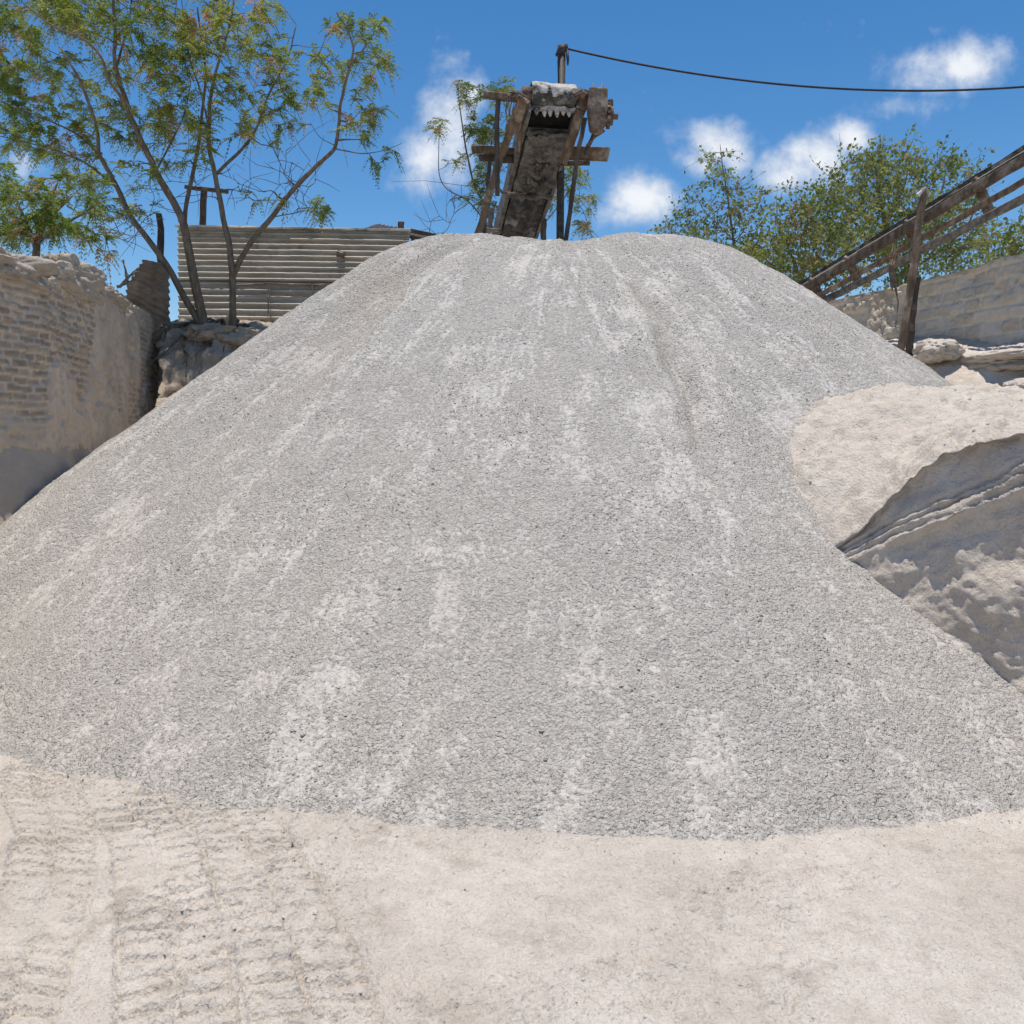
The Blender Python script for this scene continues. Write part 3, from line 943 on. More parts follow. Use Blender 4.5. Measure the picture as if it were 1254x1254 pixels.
# caked underside pan, first bay, lumpy
def pan(a0, a1, w0, w1, n0, n1, nu, nw, amp, ribs, seed):
    u, w = np.meshgrid(np.linspace(0, 1, nu), np.linspace(-1, 1, nw), indexing='ij')
    A = a0 + (a1 - a0) * u
    W = (w0 + (w1 - w0) * u) * w
    N = n0 + (n1 - n0) * u
    N = N - amp * fbm(xyz(A * 7, W * 9, seed), 4, seed) - amp * .8 * np.maximum(0, fbm(xyz(A * 11, W * 14, seed + 4), 4, seed + 3)) - ribs * np.abs(np.sin(W * 17)) ** 3
    return O + W[..., None] * s_ + A[..., None] * a_ + N[..., None] * n_
m = MB(); m.grid(pan(.27, 1.5, .25, .25, -.28, -.265, 70, 60, .06, 0, 611)); m.grid(pan(.27, 1.5, .25, .25, -.21, -.2, 4, 4, 0, 0, 1)[::-1])
m.beam(Q(-.27, .28, -.28), Q(.27, .28, -.28), .05, .04, n_, segs=8, wob=.008)
m.beam(Q(-.28, 1.5, -.30), Q(.28, 1.5, -.30), .06, .05, n_, segs=8, wob=.008)
for k in range(40):
    q_ = Q(rng.uniform(-.14, .14), rng.uniform(.5, 1.42), -.30)
    e = rng.normal(size=3) * .03
    m.tube([q_ - e - n_ * .01, q_ - n_ * .03, q_ + e - n_ * .005], [.006, .026, .006], 6)
m.build('caked_pan', M['cake'], conv, True)
m = MB(); m.grid(pan(1.5, LEN, .24, .24, -.21, -.2, 150, 60, .03, .045, 621)); m.grid(pan(1.5, LEN, .24, .24, -.16, -.16, 6, 4, 0, 0, 1)[::-1])
m.build('ribbed_pan', M['belt'], conv, True)
# hopper cheek: light boards beside the first bay
for sd in (-1, 1):
    m = MB()
    m.beam(Q(sd * .325, .05, .0), Q(sd * .315, .62, -.24), .03, .22, n_, segs=5, wob=.008)
    m.build('cheek_board', M['timber'], conv)
# timber props and cross beams
def prop(name, pts, w, mat, d=None):
    m = MB()
    for a, b in zip(pts[:-1], pts[1:]):
        m.beam(a, b, w, w * .8, (0, 1, 0), segs=5, wob=.005)
    return m.build(name, mat, conv)
def toP(l): return [P(*q) for q in l]
def low(q, z=2.9): return np.array([q[0] + 0, q[1], z])
t1 = toP([(642, 122, 9.5), (626, 160, 9.75)]); prop('prop', t1, .13, M['timber'])
t1 = toP([(627, 152, 9.8), (614, 190, 10.0), (597, 245, 10.1), (578, 312, 10.2)]); prop('prop', t1, .085, M['timber'])
t1 = toP([(609, 124, 9.75), (608.5, 240, 9.9)]); prop('prop', t1, .052, M['dark_timber'])
t1 = toP([(600, 195, 10.3), (597, 232, 10.3), (590, 310, 10.3)]); prop('prop', t1, .045, M['dark_timber'])
t1 = toP([(721, 112, 9.6), (712, 135, 9.65), (690, 200, 9.95)]); prop('prop', t1, .10, M['timber'])
t1 = toP([(716, 144, 9.6), (706, 200, 9.8), (692, 300, 10.0)]); prop('prop', t1, .05, M['dark_timber'])
t1 = toP([(743, 150, 9.9), (727, 165, 9.95), (716, 190, 10.0)]); prop('prop', t1, .045, M['dark_timber'])
t1 = toP([(665.5, 268, 11.0), (665, 305, 11.0)]); prop('prop', t1, .075, M['timber'])
t1 = toP([(602, 255, 11.0), (594, 320, 11.0)]); prop('prop', t1, .07, M['grey_timber'])
def xbeam(a, b, w, t, mat, segs=6):
    m = MB(); m.beam(a, b, w, t, segs=segs); return m.build('cross_beam', mat, conv)
xbeam(P(592, 116, 9.75), P(645, 122, 9.75), .07, .072, M['timber'])
xbeam(P(580, 183, 10.1), P(640, 186, 10.6), .08, .085, M['timber'])
xbeam(P(588, 193, 10.25), P(645, 197, 10.6), .07, .07, M['dark_timber'])
xbeam(P(686, 186, 10.5), P(744, 189, 10.1), .08, .155, M['timber'])
xbeam(P(686, 200, 10.5), P(720, 200, 10.2), .07, .05, M['dark_timber'])
xbeam(P(589, 281, 10.6), P(612, 283, 10.9), .06, .05, M['timber'])
# rope lashings
for q in ((629, 118, 9.55), (635, 121, 9.5), (711, 118, 9.5)):
    c0 = P(*q)
    m = MB()
    for k in range(9):
        e = rng.normal(size=3) * .03
        m.tube([c0 + e + np.array([-.05, -.02, 0]), c0 + e * .4 + np.array([0, -.035, .02]), c0 + e + np.array([.05, -.02, -.02])], [.006, .018, .006], 5)
    m.build('rope_lashing', M['rust'], conv, True)
m = MB(); m.tube(toP([(611, 232, 9.8), (616, 236, 9.9), (628, 237, 10.4), (640, 236, 10.6)]), .018, 6); m.build('strap', M['rust'], conv, True)
m = MB()
for k in range(4):
    x0 = 619 + k * 3
    m.tube(toP([(x0 + 3, 120, 9.5), (x0 + rng.normal() * 2, 135, 9.5), (x0 + 1 + rng.normal() * 2, 147 + rng.random() * 8, 9.55)]), .008, 4)
m.build('hanging_strand', M['rust'], conv)
# drive unit on the right
drv = MB()
hc = P(732, 136, 9.5)
prof = [(-.105, .23), (.10, .22), (.105, .02), (.07, -.20), (-.01, -.235), (-.085, -.20), (-.115, 0)]
fr = [hc + np.array([x, -.09, z]) for x, z in prof]; bk = [hc + np.array([x, .10, z]) for x, z in prof]
drv.add(fr + bk, [tuple(range(6, -1, -1)), tuple(range(7, 14))] + [(i, (i + 1) % 7, 7 + (i + 1) % 7, 7 + i) for i in range(7)])
du = drv.build('drive_housing', M['rust'], conv)
bv = du.modifiers.new('bevel', 'BEVEL'); bv.width = .02; bv.segments = 2
for a, b in (((727, 113, 9.5), (726, 102, 9.5)), ((736, 113, 9.5), (738, 103, 9.5))):
    m = MB(); m.tube(toP([a, b]), [.015, .011], 6); m.build('housing_bolt', M['dust_and_lit'], du)
m = MB()
gc = P(745, 142, 9.62)
m.tube([gc + np.array([-.07, 0, 0]), gc + np.array([.05, 0, 0])], .10, 16)
for k in range(12):
    an = 2 * math.pi * k / 12
    e = np.array([0, math.cos(an), math.sin(an)])
    m.beam(gc + e * .08 + np.array([.0, 0, 0]), gc + e * .135 + np.array([.0, 0, 0]), .04, .03, segs=1, wob=.003)
m.tube([gc + np.array([.05, 0, 0]), gc + np.array([.11, 0, -.005])], .035, 10)
m.tube([gc + np.array([.02, -.03, .1]), gc + np.array([.02, -.03, .16])], .03, 8)
m.build('gear_wheel', M['rust'], conv)
m = MB()
m.tube(toP([(740, 160, 9.6), (728, 168, 9.7), (719, 178, 9.9)]), .016, 6)
m.build('bearing_bracket', M['rust'], conv)
m = MB()
m.tube(toP([(703, 118, 9.5), (711, 113, 9.5), (717, 118, 9.5)]), .05, 8)
m.build('bearing_bracket', M['rust'], conv)

# steel pole behind, and its cable
pole = empty('utility_pole', P(687, 292, 10.7), 'thin dark steel pole standing just behind the conveyor head', 'pole')
m = MB(); m.tube([low(P(686, 292, 10.7), 2.8), P(686.5, 200, 10.7), P(688, 66, 10.7)], [.05, .048, .046], 12); m.build('shaft', M['steel'], pole, True)
m = MB()
c0 = P(690, 60, 10.7)
m.tube([c0 + np.array([-.05, 0, -.08]), c0 + np.array([-.03, 0, .0]), c0 + np.array([.05, 0, .02])], [.055, .06, .045], 10)
m.tube([c0 + np.array([.04, -.02, 0]), c0 + np.array([.055, -.02, -.14]), c0 + np.array([.055, -.02, -.2])], [.02, .018, .01], 7)
m.build('pole_cap', M['steel'], pole, True)
m = MB(); m.tube(toP([(685, 60, 10.6), (683.5, 75, 10.6), (684, 95, 10.6), (684, 130, 10.62)]), .010, 6); m.build('down_wire', M['cable'], pole)
m = MB()
px = np.array([693, 760, 860, 960, 1060, 1160, 1254, 1350, 1450]); py = np.array([60, 73, 91.5, 104, 110.5, 111, 106, 96, 81])
cf = np.polyfit(px, py, 3)
m.tube([P(x, np.polyval(cf, x), 10.7 - (x - 693) * .0012) for x in np.linspace(693, 1500, 60)], .0125, 7, True)
o = m.build('cable', M['cable'], None, True); tag(o, 'black overhead cable sagging across the sky from the steel pole', 'cable')

# ------------------------------------------------------------------ second conveyor, right
cv = empty('inclined_conveyor', P(1108, 425, 10.4), 'long inclined timber conveyor crossing above the block wall on the right', 'conveyor')
R = lambda px, py, d: P(px, py, d)
def dR(px): return 12.2 - (px - 985) / 269 * 3.0           # depth along its length
def yl(y0, y1, px): return y0 + (y1 - y0) * (px - 985) / 269
def railp(px, y0, y1, dd=0): return P(px, yl(y0, y1, px), dR(px) + dd)
m = MB()
# belt trough: half pipe
pts = [railp(px, 350, 189) for px in np.linspace(982, 1420, 30)]
ax = pts[-1] - pts[0]; ax /= np.linalg.norm(ax)
sdv = np.cross(ax, (0, 0, 1)); sdv /= np.linalg.norm(sdv)
upv = np.cross(sdv, ax)
g = []
for k, p_ in enumerate(pts):
    row = []
    for t in np.linspace(-1, 1, 13):
        row.append(p_ + sdv * (.17 * t) + upv * (.09 * t * t - .09 + .006 * math.sin(k * 1.7 + t)))
    g.append(row)
g = np.array(g)
m.grid(g); m.grid((g - upv * .015)[::-1])
m.build('belt', M['belt'], cv, True)
m = MB(); m.beam(railp(982, 354, 195, -.2), railp(1420, 354, 195, -.2), .05, .10, upv, segs=24, wob=.004); m.build('side_rail', M['brown_timber'], cv)
m = MB(); m.beam(railp(982, 353, 193, .2), railp(1420, 353, 193, .2), .05, .11, upv, segs=24, wob=.004); m.build('side_rail', M['dark_timber'], cv)
m = MB(); m.tube([railp(px, 348, 186, -.22) for px in np.linspace(982, 1420, 24)], .014, 6); m.build('edge_strip', M['sheet'], cv, True)
m = MB(); m.beam(railp(990, 372, 222, -.15), railp(1420, 372, 222, -.15), .045, .06, upv, segs=20, wob=.005); m.build('stringer', M['timber'], cv)
m = MB(); m.beam(railp(990, 381, 243, .1), railp(1420, 381, 243, .1), .055, .085, upv, segs=20, wob=.006); m.build('stringer', M['grey_timber'], cv)
for px in (993, 1036, 1110, 1196, 1290):
    m = MB()
    a0 = railp(px, 348, 188, -.26); b0 = railp(px + 16, 380, 240, .0)
    m.beam(a0, b0, .10, .07, upv, segs=4, wob=.006)
    c0 = railp(px, 352, 192, -.24)
    m.tube([c0 - ax * .04 + upv * .05, c0 + upv * .07, c0 + ax * .05 + upv * .02, c0 + ax * .04 - upv * .09], .03, 7)
    m.tube([a0 - sdv * .0, a0 + (b0 - a0) * .5 - upv * .03, b0 - upv * .05], .035, 7)
    m.build('roller_bracket', M['rust'], cv)
m = MB(); m.beam(P(1103, 440, 9.45), P(1131, 236, 9.45), .07, .065, (0, 1, 0), segs=10, wob=.006)
pt = m.build('post', M['timber'], cv)
m = MB(); c0 = P(1131, 236, 9.45)
m.tube([c0 + np.array([-.06, 0, -.03]), c0 + np.array([0, -.02, .035]), c0 + np.array([.06, 0, -.03])], .03, 7); m.build('cap', M['dust_and_lit'], pt)
m = MB(); m.beam(P(1111, 445, 9.6), P(1122, 340, 9.6), .075, .07, (0, 1, 0), segs=8, wob=.006); m.build('post', M['dark_timber'], cv)
m = MB()
for k in range(3):
    x0 = 1088 + k * 3
    m.tube([P(x0 + 6, 300, 10.5), P(x0 + rng.normal() * 2, 325, 10.4), P(x0 + 2 + rng.normal() * 3, 350 + 6 * k, 10.4)], .010, 5)
m.tube([P(1094, 345, 10.6), P(1100, 370, 10.5), P(1097, 400, 10.4)], .008, 5)
m.build('hanging_strand', M['rust'], cv)

# ------------------------------------------------------------------ trees
def curve(pts, n):
    pts = np.array(pts)
    k = len(pts)
    t = np.linspace(0, k - 1, n)
    out = []
    for q in t:
        i = min(int(q), k - 2); u = q - i
        p0, p1, p2, p3 = pts[max(i-1, 0)], pts[i], pts[i+1], pts[min(i+2, k-1)]
        out.append(.5 * ((2*p1) + (-p0+p2)*u + (2*p0-5*p1+4*p2-p3)*u*u + (-p0+3*p1-3*p2+p3)*u**3))
    return np.array(out)

def frond(c, d, L, n, w, droop):
    """pinnate leaf: returns quads (m,4,3)"""
    d = d / (np.linalg.norm(d) + 1e-9)
    sd = np.cross(d, (0, 0, 1)); nn_ = np.linalg.norm(sd)
    sd = sd / nn_ if nn_ > .05 else np.array([1., 0, 0])
    rot = rng.uniform(-.7, .7)
    up = np.cross(sd, d)
    sd = sd * math.cos(rot) + up * math.sin(rot)
    out = []
    t = np.linspace(.1, 1, n)
    for q in t:
        base = c + d * L * q + np.array([0, 0, -droop * L * q * q])
        ll = w * (1.15 - .5 * q) * rng.uniform(.8, 1.15)
        for s in (-1, 1):
            e = sd * s * .85 + d * .55 + np.array([0, 0, -.35 - droop * .4 * q])
            e = e / np.linalg.norm(e)
            wv = np.cross(e, up); wv = wv / (np.linalg.norm(wv) + 1e-9) * ll * .17
            wv = wv + up * rng.normal() * ll * .06
            out.append([base, base + e * ll * .5 + wv, base + e * ll, base + e * ll * .5 - wv])
    # rachis
    e = c + d * L + np.array([0, 0, -droop * L])
    r_ = up * .003
    out.append([c - r_, c + r_, e + r_, e - r_])
    return out

def oval_leaf(c, d, L):
    d = d / (np.linalg.norm(d) + 1e-9)
    v = np.cross(d, rng.normal(size=3)); v = v / (np.linalg.norm(v) + 1e-9) * L * .30
    return [[c, c + d * L * .5 + v, c + d * L, c + d * L * .5 - v]]

def tree(name, label, group, stems, blobs, depth, dj, style, lmat, leafsize, per, bare=(), seed=1, rustp=.15, dens=1.0, trunk_r=.82):
    """stems: list of (pixel polyline, start radius, end radius, depth offset at the tip); blobs: (px, py, rx, ry, clusters)"""
    global rng
    rng = np.random.default_rng(seed)
    mb = MB()
    nodes = []
    tw = MB()
    for pl, r0, r1, dt in stems:
        n = max(4, len(pl) * 4)
        w = [P(q[0], q[1], depth + dt * k / (len(pl) - 1)) for k, q in enumerate(pl)]
        c = curve(w, n)
        c = c + np.cumsum(rng.normal(size=c.shape) * r0 * .10, 0) * np.linspace(0, 1, n)[:, None]
        mb.tube(c, np.linspace(r0, r1, n) * trunk_r, 8)
        for k in range(n):
            if k > n * .25: nodes.append((c[k], np.linspace(r0, r1, n)[k]))
    NP = np.array([a for a, b in nodes]); NR = [b for a, b in nodes]
    todo = []
    for (bx_, by_, rx_, ry_, n) in blobs:
        for k in range(int(n * dens + .5)):
            a = rng.uniform(0, 6.283); r_ = math.sqrt(rng.random())
            todo.append((P(bx_ + rx_ * r_ * math.cos(a), by_ + ry_ * r_ * math.sin(a), depth + dj * rng.uniform(-1, 1)), True))
    for (bx_, by_, rx_, ry_, n) in bare:
        for k in range(int(n)):
            a = rng.uniform(0, 6.283); r_ = math.sqrt(rng.random())
            todo.append((P(bx_ + rx_ * r_ * math.cos(a), by_ + ry_ * r_ * math.sin(a), depth + dj * .6 * rng.uniform(-1, 1)), False))
    order = np.argsort([np.min(((NP - c)**2).sum(1)) for c, _ in todo])
    quads, tint, rust = [], [], []
    def emit(qs, ti, ru):
        for q in qs:
            quads.append(q); tint.append(ti + rng.normal() * .12); rust.append(ru)
    for i in order:
        c, leafy = todo[i]
        d2 = ((NP - c)**2).sum(1)
        # prefer attaching from below: penalise nodes above the target
        d2 = d2 + np.maximum(0, NP[:, 2] - c[2]) * .8
        j = int(np.argmin(d2))
        a = NP[j]; r0 = min(NR[j] * .55, .016)
        L = np.linalg.norm(c - a)
        mid = (a + c) / 2 + rng.normal(size=3) * L * .10 + np.array([0, 0, .06 * L])
        n = max(4, int(L / .12) + 3)
        cv_ = curve([a, a + (mid - a) * .55 + rng.normal(size=3) * L * .05, mid, c], n)
        tw.tube(cv_, np.linspace(max(r0, .006), .0035, n), 4, False)
        NP = np.concatenate([NP, cv_[1:]]); NR += list(np.linspace(max(r0, .006), .004, n)[1:])
        dirn = (cv_[-1] - cv_[-3]); dirn = dirn / (np.linalg.norm(dirn) + 1e-9)
        if not leafy:
            for k in range(2):
                e = c + (dirn + rng.normal(size=3) * .8) * rng.uniform(.15, .4)
                tw.tube([c - dirn * .05 * k, (c + e) / 2 + rng.normal(size=3) * .03, e], [.0045, .004, .002], 4, False)
            continue
        ru = 1.0 if rng.random() < rustp else 0.0
        ti = np.clip(.5 + .9 * vnoise(c * 1.7, 5), 0, 1)
        if style == 'frond':
            for k in range(per):
                t = rng.uniform(.45, 1)
                b = cv_[min(n - 1, int(t * n))] if k else c
                dd = dirn * .7 + rng.normal(size=3) * .65 + np.array([0, 0, .10])
                f1 = ru if rng.random() < .8 else 1 - ru * 1.0 if ru else (1.0 if rng.random() < .06 else 0.0)
                emit(frond(b, dd, leafsize * rng.uniform(.75, 1.25), 6, leafsize * .36, rng.uniform(.35, .8) + .5 * f1), ti + rng.normal() * .15, f1)
        else:
            for sub in range(3):
                e = c + (dirn * .4 + rng.normal(size=3) * .75) * leafsize * 3.2
                tw.tube([c, (c + e) / 2 + rng.normal(size=3) * .02, e], [.004, .0035, .002], 4, False)
                for k in range(per):
                    u = rng.uniform(.1, 1.05)
                    b = c + (e - c) * u + rng.normal(size=3) * leafsize * .35
                    dd = rng.normal(size=3) + np.array([0, 0, -.2]) + (e - c) * 2
                    emit(oval_leaf(b, dd, leafsize * rng.uniform(.6, 1.25)), ti + rng.normal() * .18, ru * (rng.random() < .8))
    base = P(stems[0][0][0][0], stems[0][0][0][1], depth)
    root = empty(name, base, label, 'tree', group)
    mb.build('trunk', M['bark'], root, True)
    tw.build('twigs', M['twig'], root, True)
    qv = np.array(quads)
    nq = len(qv)
    np_mesh('crown', qv.reshape(-1, 3), np.arange(nq * 4).reshape(-1, 4), lmat, root,
            attrs={'tint': np.repeat(np.clip(tint, 0, 1), 4), 'rust': np.repeat(rust, 4)}, smooth=False)
    return root

GL = 'feathery leaved trees behind the brick wall'
tree('feathery_tree', 'tall feathery tree with several leaning stems left of the shed', GL,
     [([(252, 408), (246, 380), (238, 345), (230, 305), (224, 275), (212, 248), (196, 222), (180, 190), (165, 155), (152, 115), (142, 82), (142, 40), (140, -20)], .085, .02, -.5),
      ([(222, 272), (217, 255), (205, 232), (190, 208), (172, 172), (160, 140), (150, 118), (138, 100), (128, 70), (105, 48), (70, 33), (38, 6)], .045, .012, -1.2),
      ([(142, 84), (150, 55), (158, 20), (162, -20)], .022, .012, .5),
      ([(226, 276), (228, 250), (236, 212), (243, 172), (246, 140), (250, 100), (246, 60), (240, 10)], .040, .014, .4),
      ([(250, 404), (226, 365), (206, 328), (180, 292), (160, 266), (142, 228), (128, 203), (119, 187), (116, 160), (103, 122), (90, 92), (70, 60)], .06, .014, -.8),
      ([(119, 187), (95, 165), (60, 148), (15, 130)], .02, .008, -.8),
      ([(143, 230), (105, 200), (60, 182), (-5, 166)], .02, .008, -.6),
      ([(188, 215), (212, 170), (225, 140), (232, 105)], .018, .008, .5)],
     [(60, 20, 62, 30, 24), (15, 50, 32, 45, 15), (110, 20, 50, 30, 17), (165, 15, 40, 28, 13), (205, 40, 38, 40, 16), (30, 90, 35, 30, 9), (100, 90, 42, 30, 11), (170, 75, 32, 38, 9),
      (215, 95, 32, 45, 15), (120, 140, 40, 30, 12), (62, 140, 45, 25, 10), (10, 120, 20, 22, 8), (20, 165, 32, 18, 8), (75, 180, 42, 24, 10), (165, 150, 30, 28, 8), (112, 205, 40, 22, 9),
      (182, 195, 28, 22, 5), (150, 250, 40, 22, 6), (215, 145, 28, 28, 9), (-25, 60, 30, 60, 12), (60, -20, 80, 20, 12), (180, -20, 60, 20, 9)],
     11.6, .7, 'frond', M['leaf'], .17, 8, bare=[(180, 240, 40, 40, 8), (120, 280, 60, 20, 8), (230, 215, 20, 40, 4)], seed=21, rustp=.12, dens=1.6)
tree('feathery_tree', 'forked feathery tree with one long bare limb arching right over the shed', GL,
     [([(286, 412), (285, 375), (285, 345), (284, 330), (280, 300), (275, 275), (268, 240), (262, 212), (256, 185), (254, 150), (257, 115), (265, 80), (276, 40), (282, 0)], .065, .014, -.3),
      ([(286, 336), (296, 315), (312, 290), (332, 267), (352, 240), (372, 218), (393, 198), (408, 183), (413, 165), (416, 135), (422, 105), (430, 78), (432, 60), (422, 38), (410, 22)], .050, .010, -1.0),
      ([(430, 78), (445, 60), (458, 40), (472, 22)], .014, .006, -.2),
      ([(264, 214), (278, 200), (295, 184), (310, 164), (318, 145), (326, 122), (338, 98), (352, 70), (362, 30)], .030, .010, .4),
      ([(409, 182), (425, 185), (445, 188), (468, 184), (492, 175)], .013, .004, -.2),
      ([(255, 152), (245, 110), (232, 70), (225, 20)], .02, .008, .3),
      ([(318, 144), (340, 135), (360, 118)], .012, .006, .3),
      ([(415, 138), (400, 130), (385, 110)], .010, .005, -.2), ([(410, 178), (392, 168), (380, 150)], .008, .004, -.2),
      ([(333, 266), (355, 262), (378, 258), (398, 262)], .010, .004, -.2)],
     [(250, 30, 40, 35, 15), (290, 30, 40, 35, 16), (330, 40, 30, 35, 10), (260, 90, 35, 40, 12), (305, 90, 35, 40, 13), (345, 75, 22, 40, 7), (275, 150, 35, 26, 9), (320, 150, 36, 26, 8),
      (350, 130, 20, 28, 5), (420, 30, 18, 16, 6), (462, 40, 22, 24, 7), (472, 75, 12, 12, 3), (440, 95, 24, 28, 7), (400, 90, 22, 32, 9), (386, 118, 14, 18, 4), (450, 138, 28, 16, 6),
      (440, 160, 25, 12, 4), (466, 200, 6, 10, 1), (478, 185, 8, 4, 1), (385, 250, 22, 12, 3), (394, 264, 12, 8, 2), (330, 240, 25, 14, 2), (280, -20, 70, 20, 12), (240, 185, 30, 20, 4)],
     11.55, .65, 'frond', M['leaf'], .16, 7, bare=[(320, 215, 50, 30, 9), (370, 235, 40, 25, 6), (290, 235, 40, 30, 6), (350, 190, 40, 15, 4)], seed=22, rustp=.09, dens=1.5)
tree('feathery_tree', 'low dense feathery tree showing just over the near brick wall', GL,
     [([(42, 345), (44, 310), (48, 285), (58, 255), (72, 222)], .06, .015, .3), ([(44, 305), (34, 275), (20, 245), (5, 215)], .03, .01, .2), ([(46, 298), (70, 280), (100, 262), (128, 245)], .025, .008, .2), ([(46, 298), (60, 270), (90, 240)], .02, .008, .3)],
     [(30, 250, 36, 22, 20), (80, 258, 42, 22, 20), (40, 282, 44, 17, 24), (100, 284, 30, 15, 12), (8, 222, 22, 20, 10), (70, 228, 38, 18, 12), (122, 242, 25, 18, 6), (10, 275, 20, 25, 12), (128, 300, 18, 16, 4), (-30, 260, 25, 40, 12)],
     9.6, .7, 'frond', M['leaf'], .15, 8, bare=[(140, 285, 25, 20, 6)], seed=23, rustp=.07, dens=.85)
tree('feathery_tree', 'sparse young tree growing up behind the conveyor head', 'feathery leaved trees behind the pile',
     [([(612, 330), (604, 285), (592, 250), (580, 225), (572, 190), (566, 150), (563, 125), (562, 98)], .035, .006, .2), ([(604, 285), (575, 248), (548, 232), (538, 215), (537, 185), (538, 158)], .016, .005, -.2),
      ([(596, 262), (606, 220), (602, 180), (608, 140), (616, 105)], .02, .007, .3), ([(575, 248), (556, 262), (548, 280), (535, 292)], .009, .004, -.2), ([(612, 320), (660, 280), (690, 245), (706, 220)], .02, .008, .2), ([(694, 240), (712, 255), (722, 280)], .010, .004, 0)],
     [(600, 118, 16, 14, 6), (622, 108, 12, 12, 5), (590, 150, 22, 18, 9), (602, 175, 24, 22, 12), (585, 165, 14, 14, 5), (605, 212, 22, 22, 9), (588, 232, 18, 16, 7), (600, 250, 18, 14, 5), (536, 153, 12, 7, 4), (562, 105, 8, 10, 3), (572, 122, 10, 6, 2), (560, 195, 8, 8, 2),
      (704, 222, 20, 22, 9), (716, 248, 14, 14, 4), (700, 196, 14, 10, 3), (712, 276, 12, 12, 4), (640, 160, 15, 30, 3), (672, 250, 12, 20, 3)],
     14.0, .6, 'frond', M['leaf2'], .17, 6, bare=[(545, 275, 25, 15, 5), (560, 230, 20, 20, 4), (520, 285, 25, 8, 3)], seed=24, rustp=.10, dens=1.6)
GR = 'leafy trees behind the block wall'
tree('slender_tree', 'slender upright young tree with a thin pointed top', GR,
     [([(905, 345), (900, 310), (896, 280), (892, 250), (886, 215), (882, 178)], .04, .006, 0), ([(898, 295), (880, 275), (862, 258), (850, 232)], .014, .005, 0), ([(899, 300), (915, 275), (932, 245)], .014, .005, 0), ([(902, 318), (870, 300), (835, 282)], .014, .005, 0)],
     [(882, 190, 10, 14, 5), (886, 222, 14, 16, 8), (893, 245, 18, 18, 12), (852, 245, 16, 18, 6), (870, 270, 24, 18, 12), (908, 262, 20, 18, 8), (932, 248, 9, 18, 4), (842, 275, 18, 14, 7), (820, 283, 16, 9, 5), (880, 295, 36, 14, 14), (920, 290, 18, 18, 8), (905, 228, 14, 8, 3)],
     15.5, .6, 'oval', M['leaf2'], .075, 7, seed=25, dens=1.1, rustp=.06)
tree('bushy_tree', 'low bushy yellow-green tree just over the right shoulder of the pile', GR,
     [([(985, 375), (978, 340), (968, 310), (955, 285)], .06, .012, 0), ([(980, 345), (995, 310), (1008, 285)], .035, .01, 0), ([(980, 350), (945, 325), (925, 305)], .03, .01, 0)],
     [(945, 300, 36, 20, 30), (975, 275, 36, 22, 26), (1005, 300, 36, 30, 34), (960, 330, 40, 20, 34), (1010, 335, 36, 20, 28), (925, 315, 25, 15, 12), (985, 262, 14, 12, 5), (1015, 255, 20, 14, 8)],
     15.0, 1.0, 'oval', M['leaf2'], .085, 9, seed=26, dens=1.1, rustp=.09)
tree('bushy_tree', 'broad tall green tree behind the inclined conveyor', GR,
     [([(1098, 400), (1096, 350), (1090, 310), (1085, 270), (1075, 225), (1070, 190)], .11, .015, 0), ([(1092, 320), (1120, 280), (1150, 240), (1160, 205)], .06, .012, 0), ([(1090, 320), (1060, 290), (1035, 255), (1020, 235)], .06, .012, 0),
      ([(1085, 270), (1105, 235), (1115, 195)], .035, .01, 0), ([(1094, 340), (1140, 315), (1185, 275), (1195, 235)], .05, .01, 0)],
     [(1072, 192, 24, 16, 14), (1045, 215, 32, 20, 24), (1085, 220, 34, 24, 30), (1120, 210, 26, 22, 20), (1155, 205, 26, 20, 16), (1185, 222, 18, 18, 10), (1035, 248, 40, 24, 34), (1085, 258, 40, 26, 40), (1135, 248, 40, 28, 40), (1175, 258, 30, 28, 26),
      (1060, 290, 46, 24, 40), (1115, 295, 46, 30, 46), (1165, 300, 40, 30, 38), (1095, 335, 50, 22, 34), (1150, 335, 40, 22, 24), (1030, 290, 24, 24, 16), (1200, 290, 20, 30, 12)],
     16.5, 1.4, 'oval', M['leaf2'], .085, 8, seed=27, dens=1.05, rustp=.05)
tree('bushy_tree', 'small bushy tree above the block wall at the right edge', GR,
     [([(1250, 380), (1246, 340), (1240, 310), (1236, 285)], .05, .01, 0)],
     [(1225, 300, 22, 20, 18), (1250, 295, 22, 20, 18), (1245, 322, 32, 14, 18), (1280, 290, 22, 26, 14)],
     13.5, .6, 'oval', M['leaf2'], .075, 8, seed=28, dens=1.0, rustp=.08)
rng = np.random.default_rng(77)

# exposed roots over the soil bank
m = MB()
for k in range(16):
    x0, y0 = rng.uniform(228, 300), rng.uniform(392, 404)
    p0 = P(x0, y0, 11.95)
    pts = [p0]
    dxy = np.array([rng.normal() * .5, -1.0 + rng.normal() * .2])
    for i in range(6):
        q_ = pts[-1] + np.array([dxy[0] * .13 + rng.normal() * .04, dxy[1] * .11, 0])
        q_[2] = float(rub(q_[0], q_[1])) + .07 + rng.normal() * .04
        pts.append(q_)
    r0 = rng.uniform(.012, .04)
    m.tube(curve(pts, 18), np.linspace(r0, .006, 18), 6)
o = m.build('tree_root', M['bark'], None, True)
tag(o, 'tangle of bare exposed roots spilling over the soil bank', 'tree roots', kind='stuff')
for k, (px, py, r, lab) in enumerate(((262, 410, (.34, .2, .13), 'long rounded earth lump between the tree roots'), (300, 416, (.3, .2, .15), 'rough earth lump beside the forked tree foot'), (240, 428, (.22, .18, .14), 'earth lump low in the corner by the wall end'))):
    boulder('earth_lump', P(px, py, 11.55), r, 131 + k * 5, M['soil'], lab, 'earth lump', rough=.6, group='earth lumps in the soil bank')

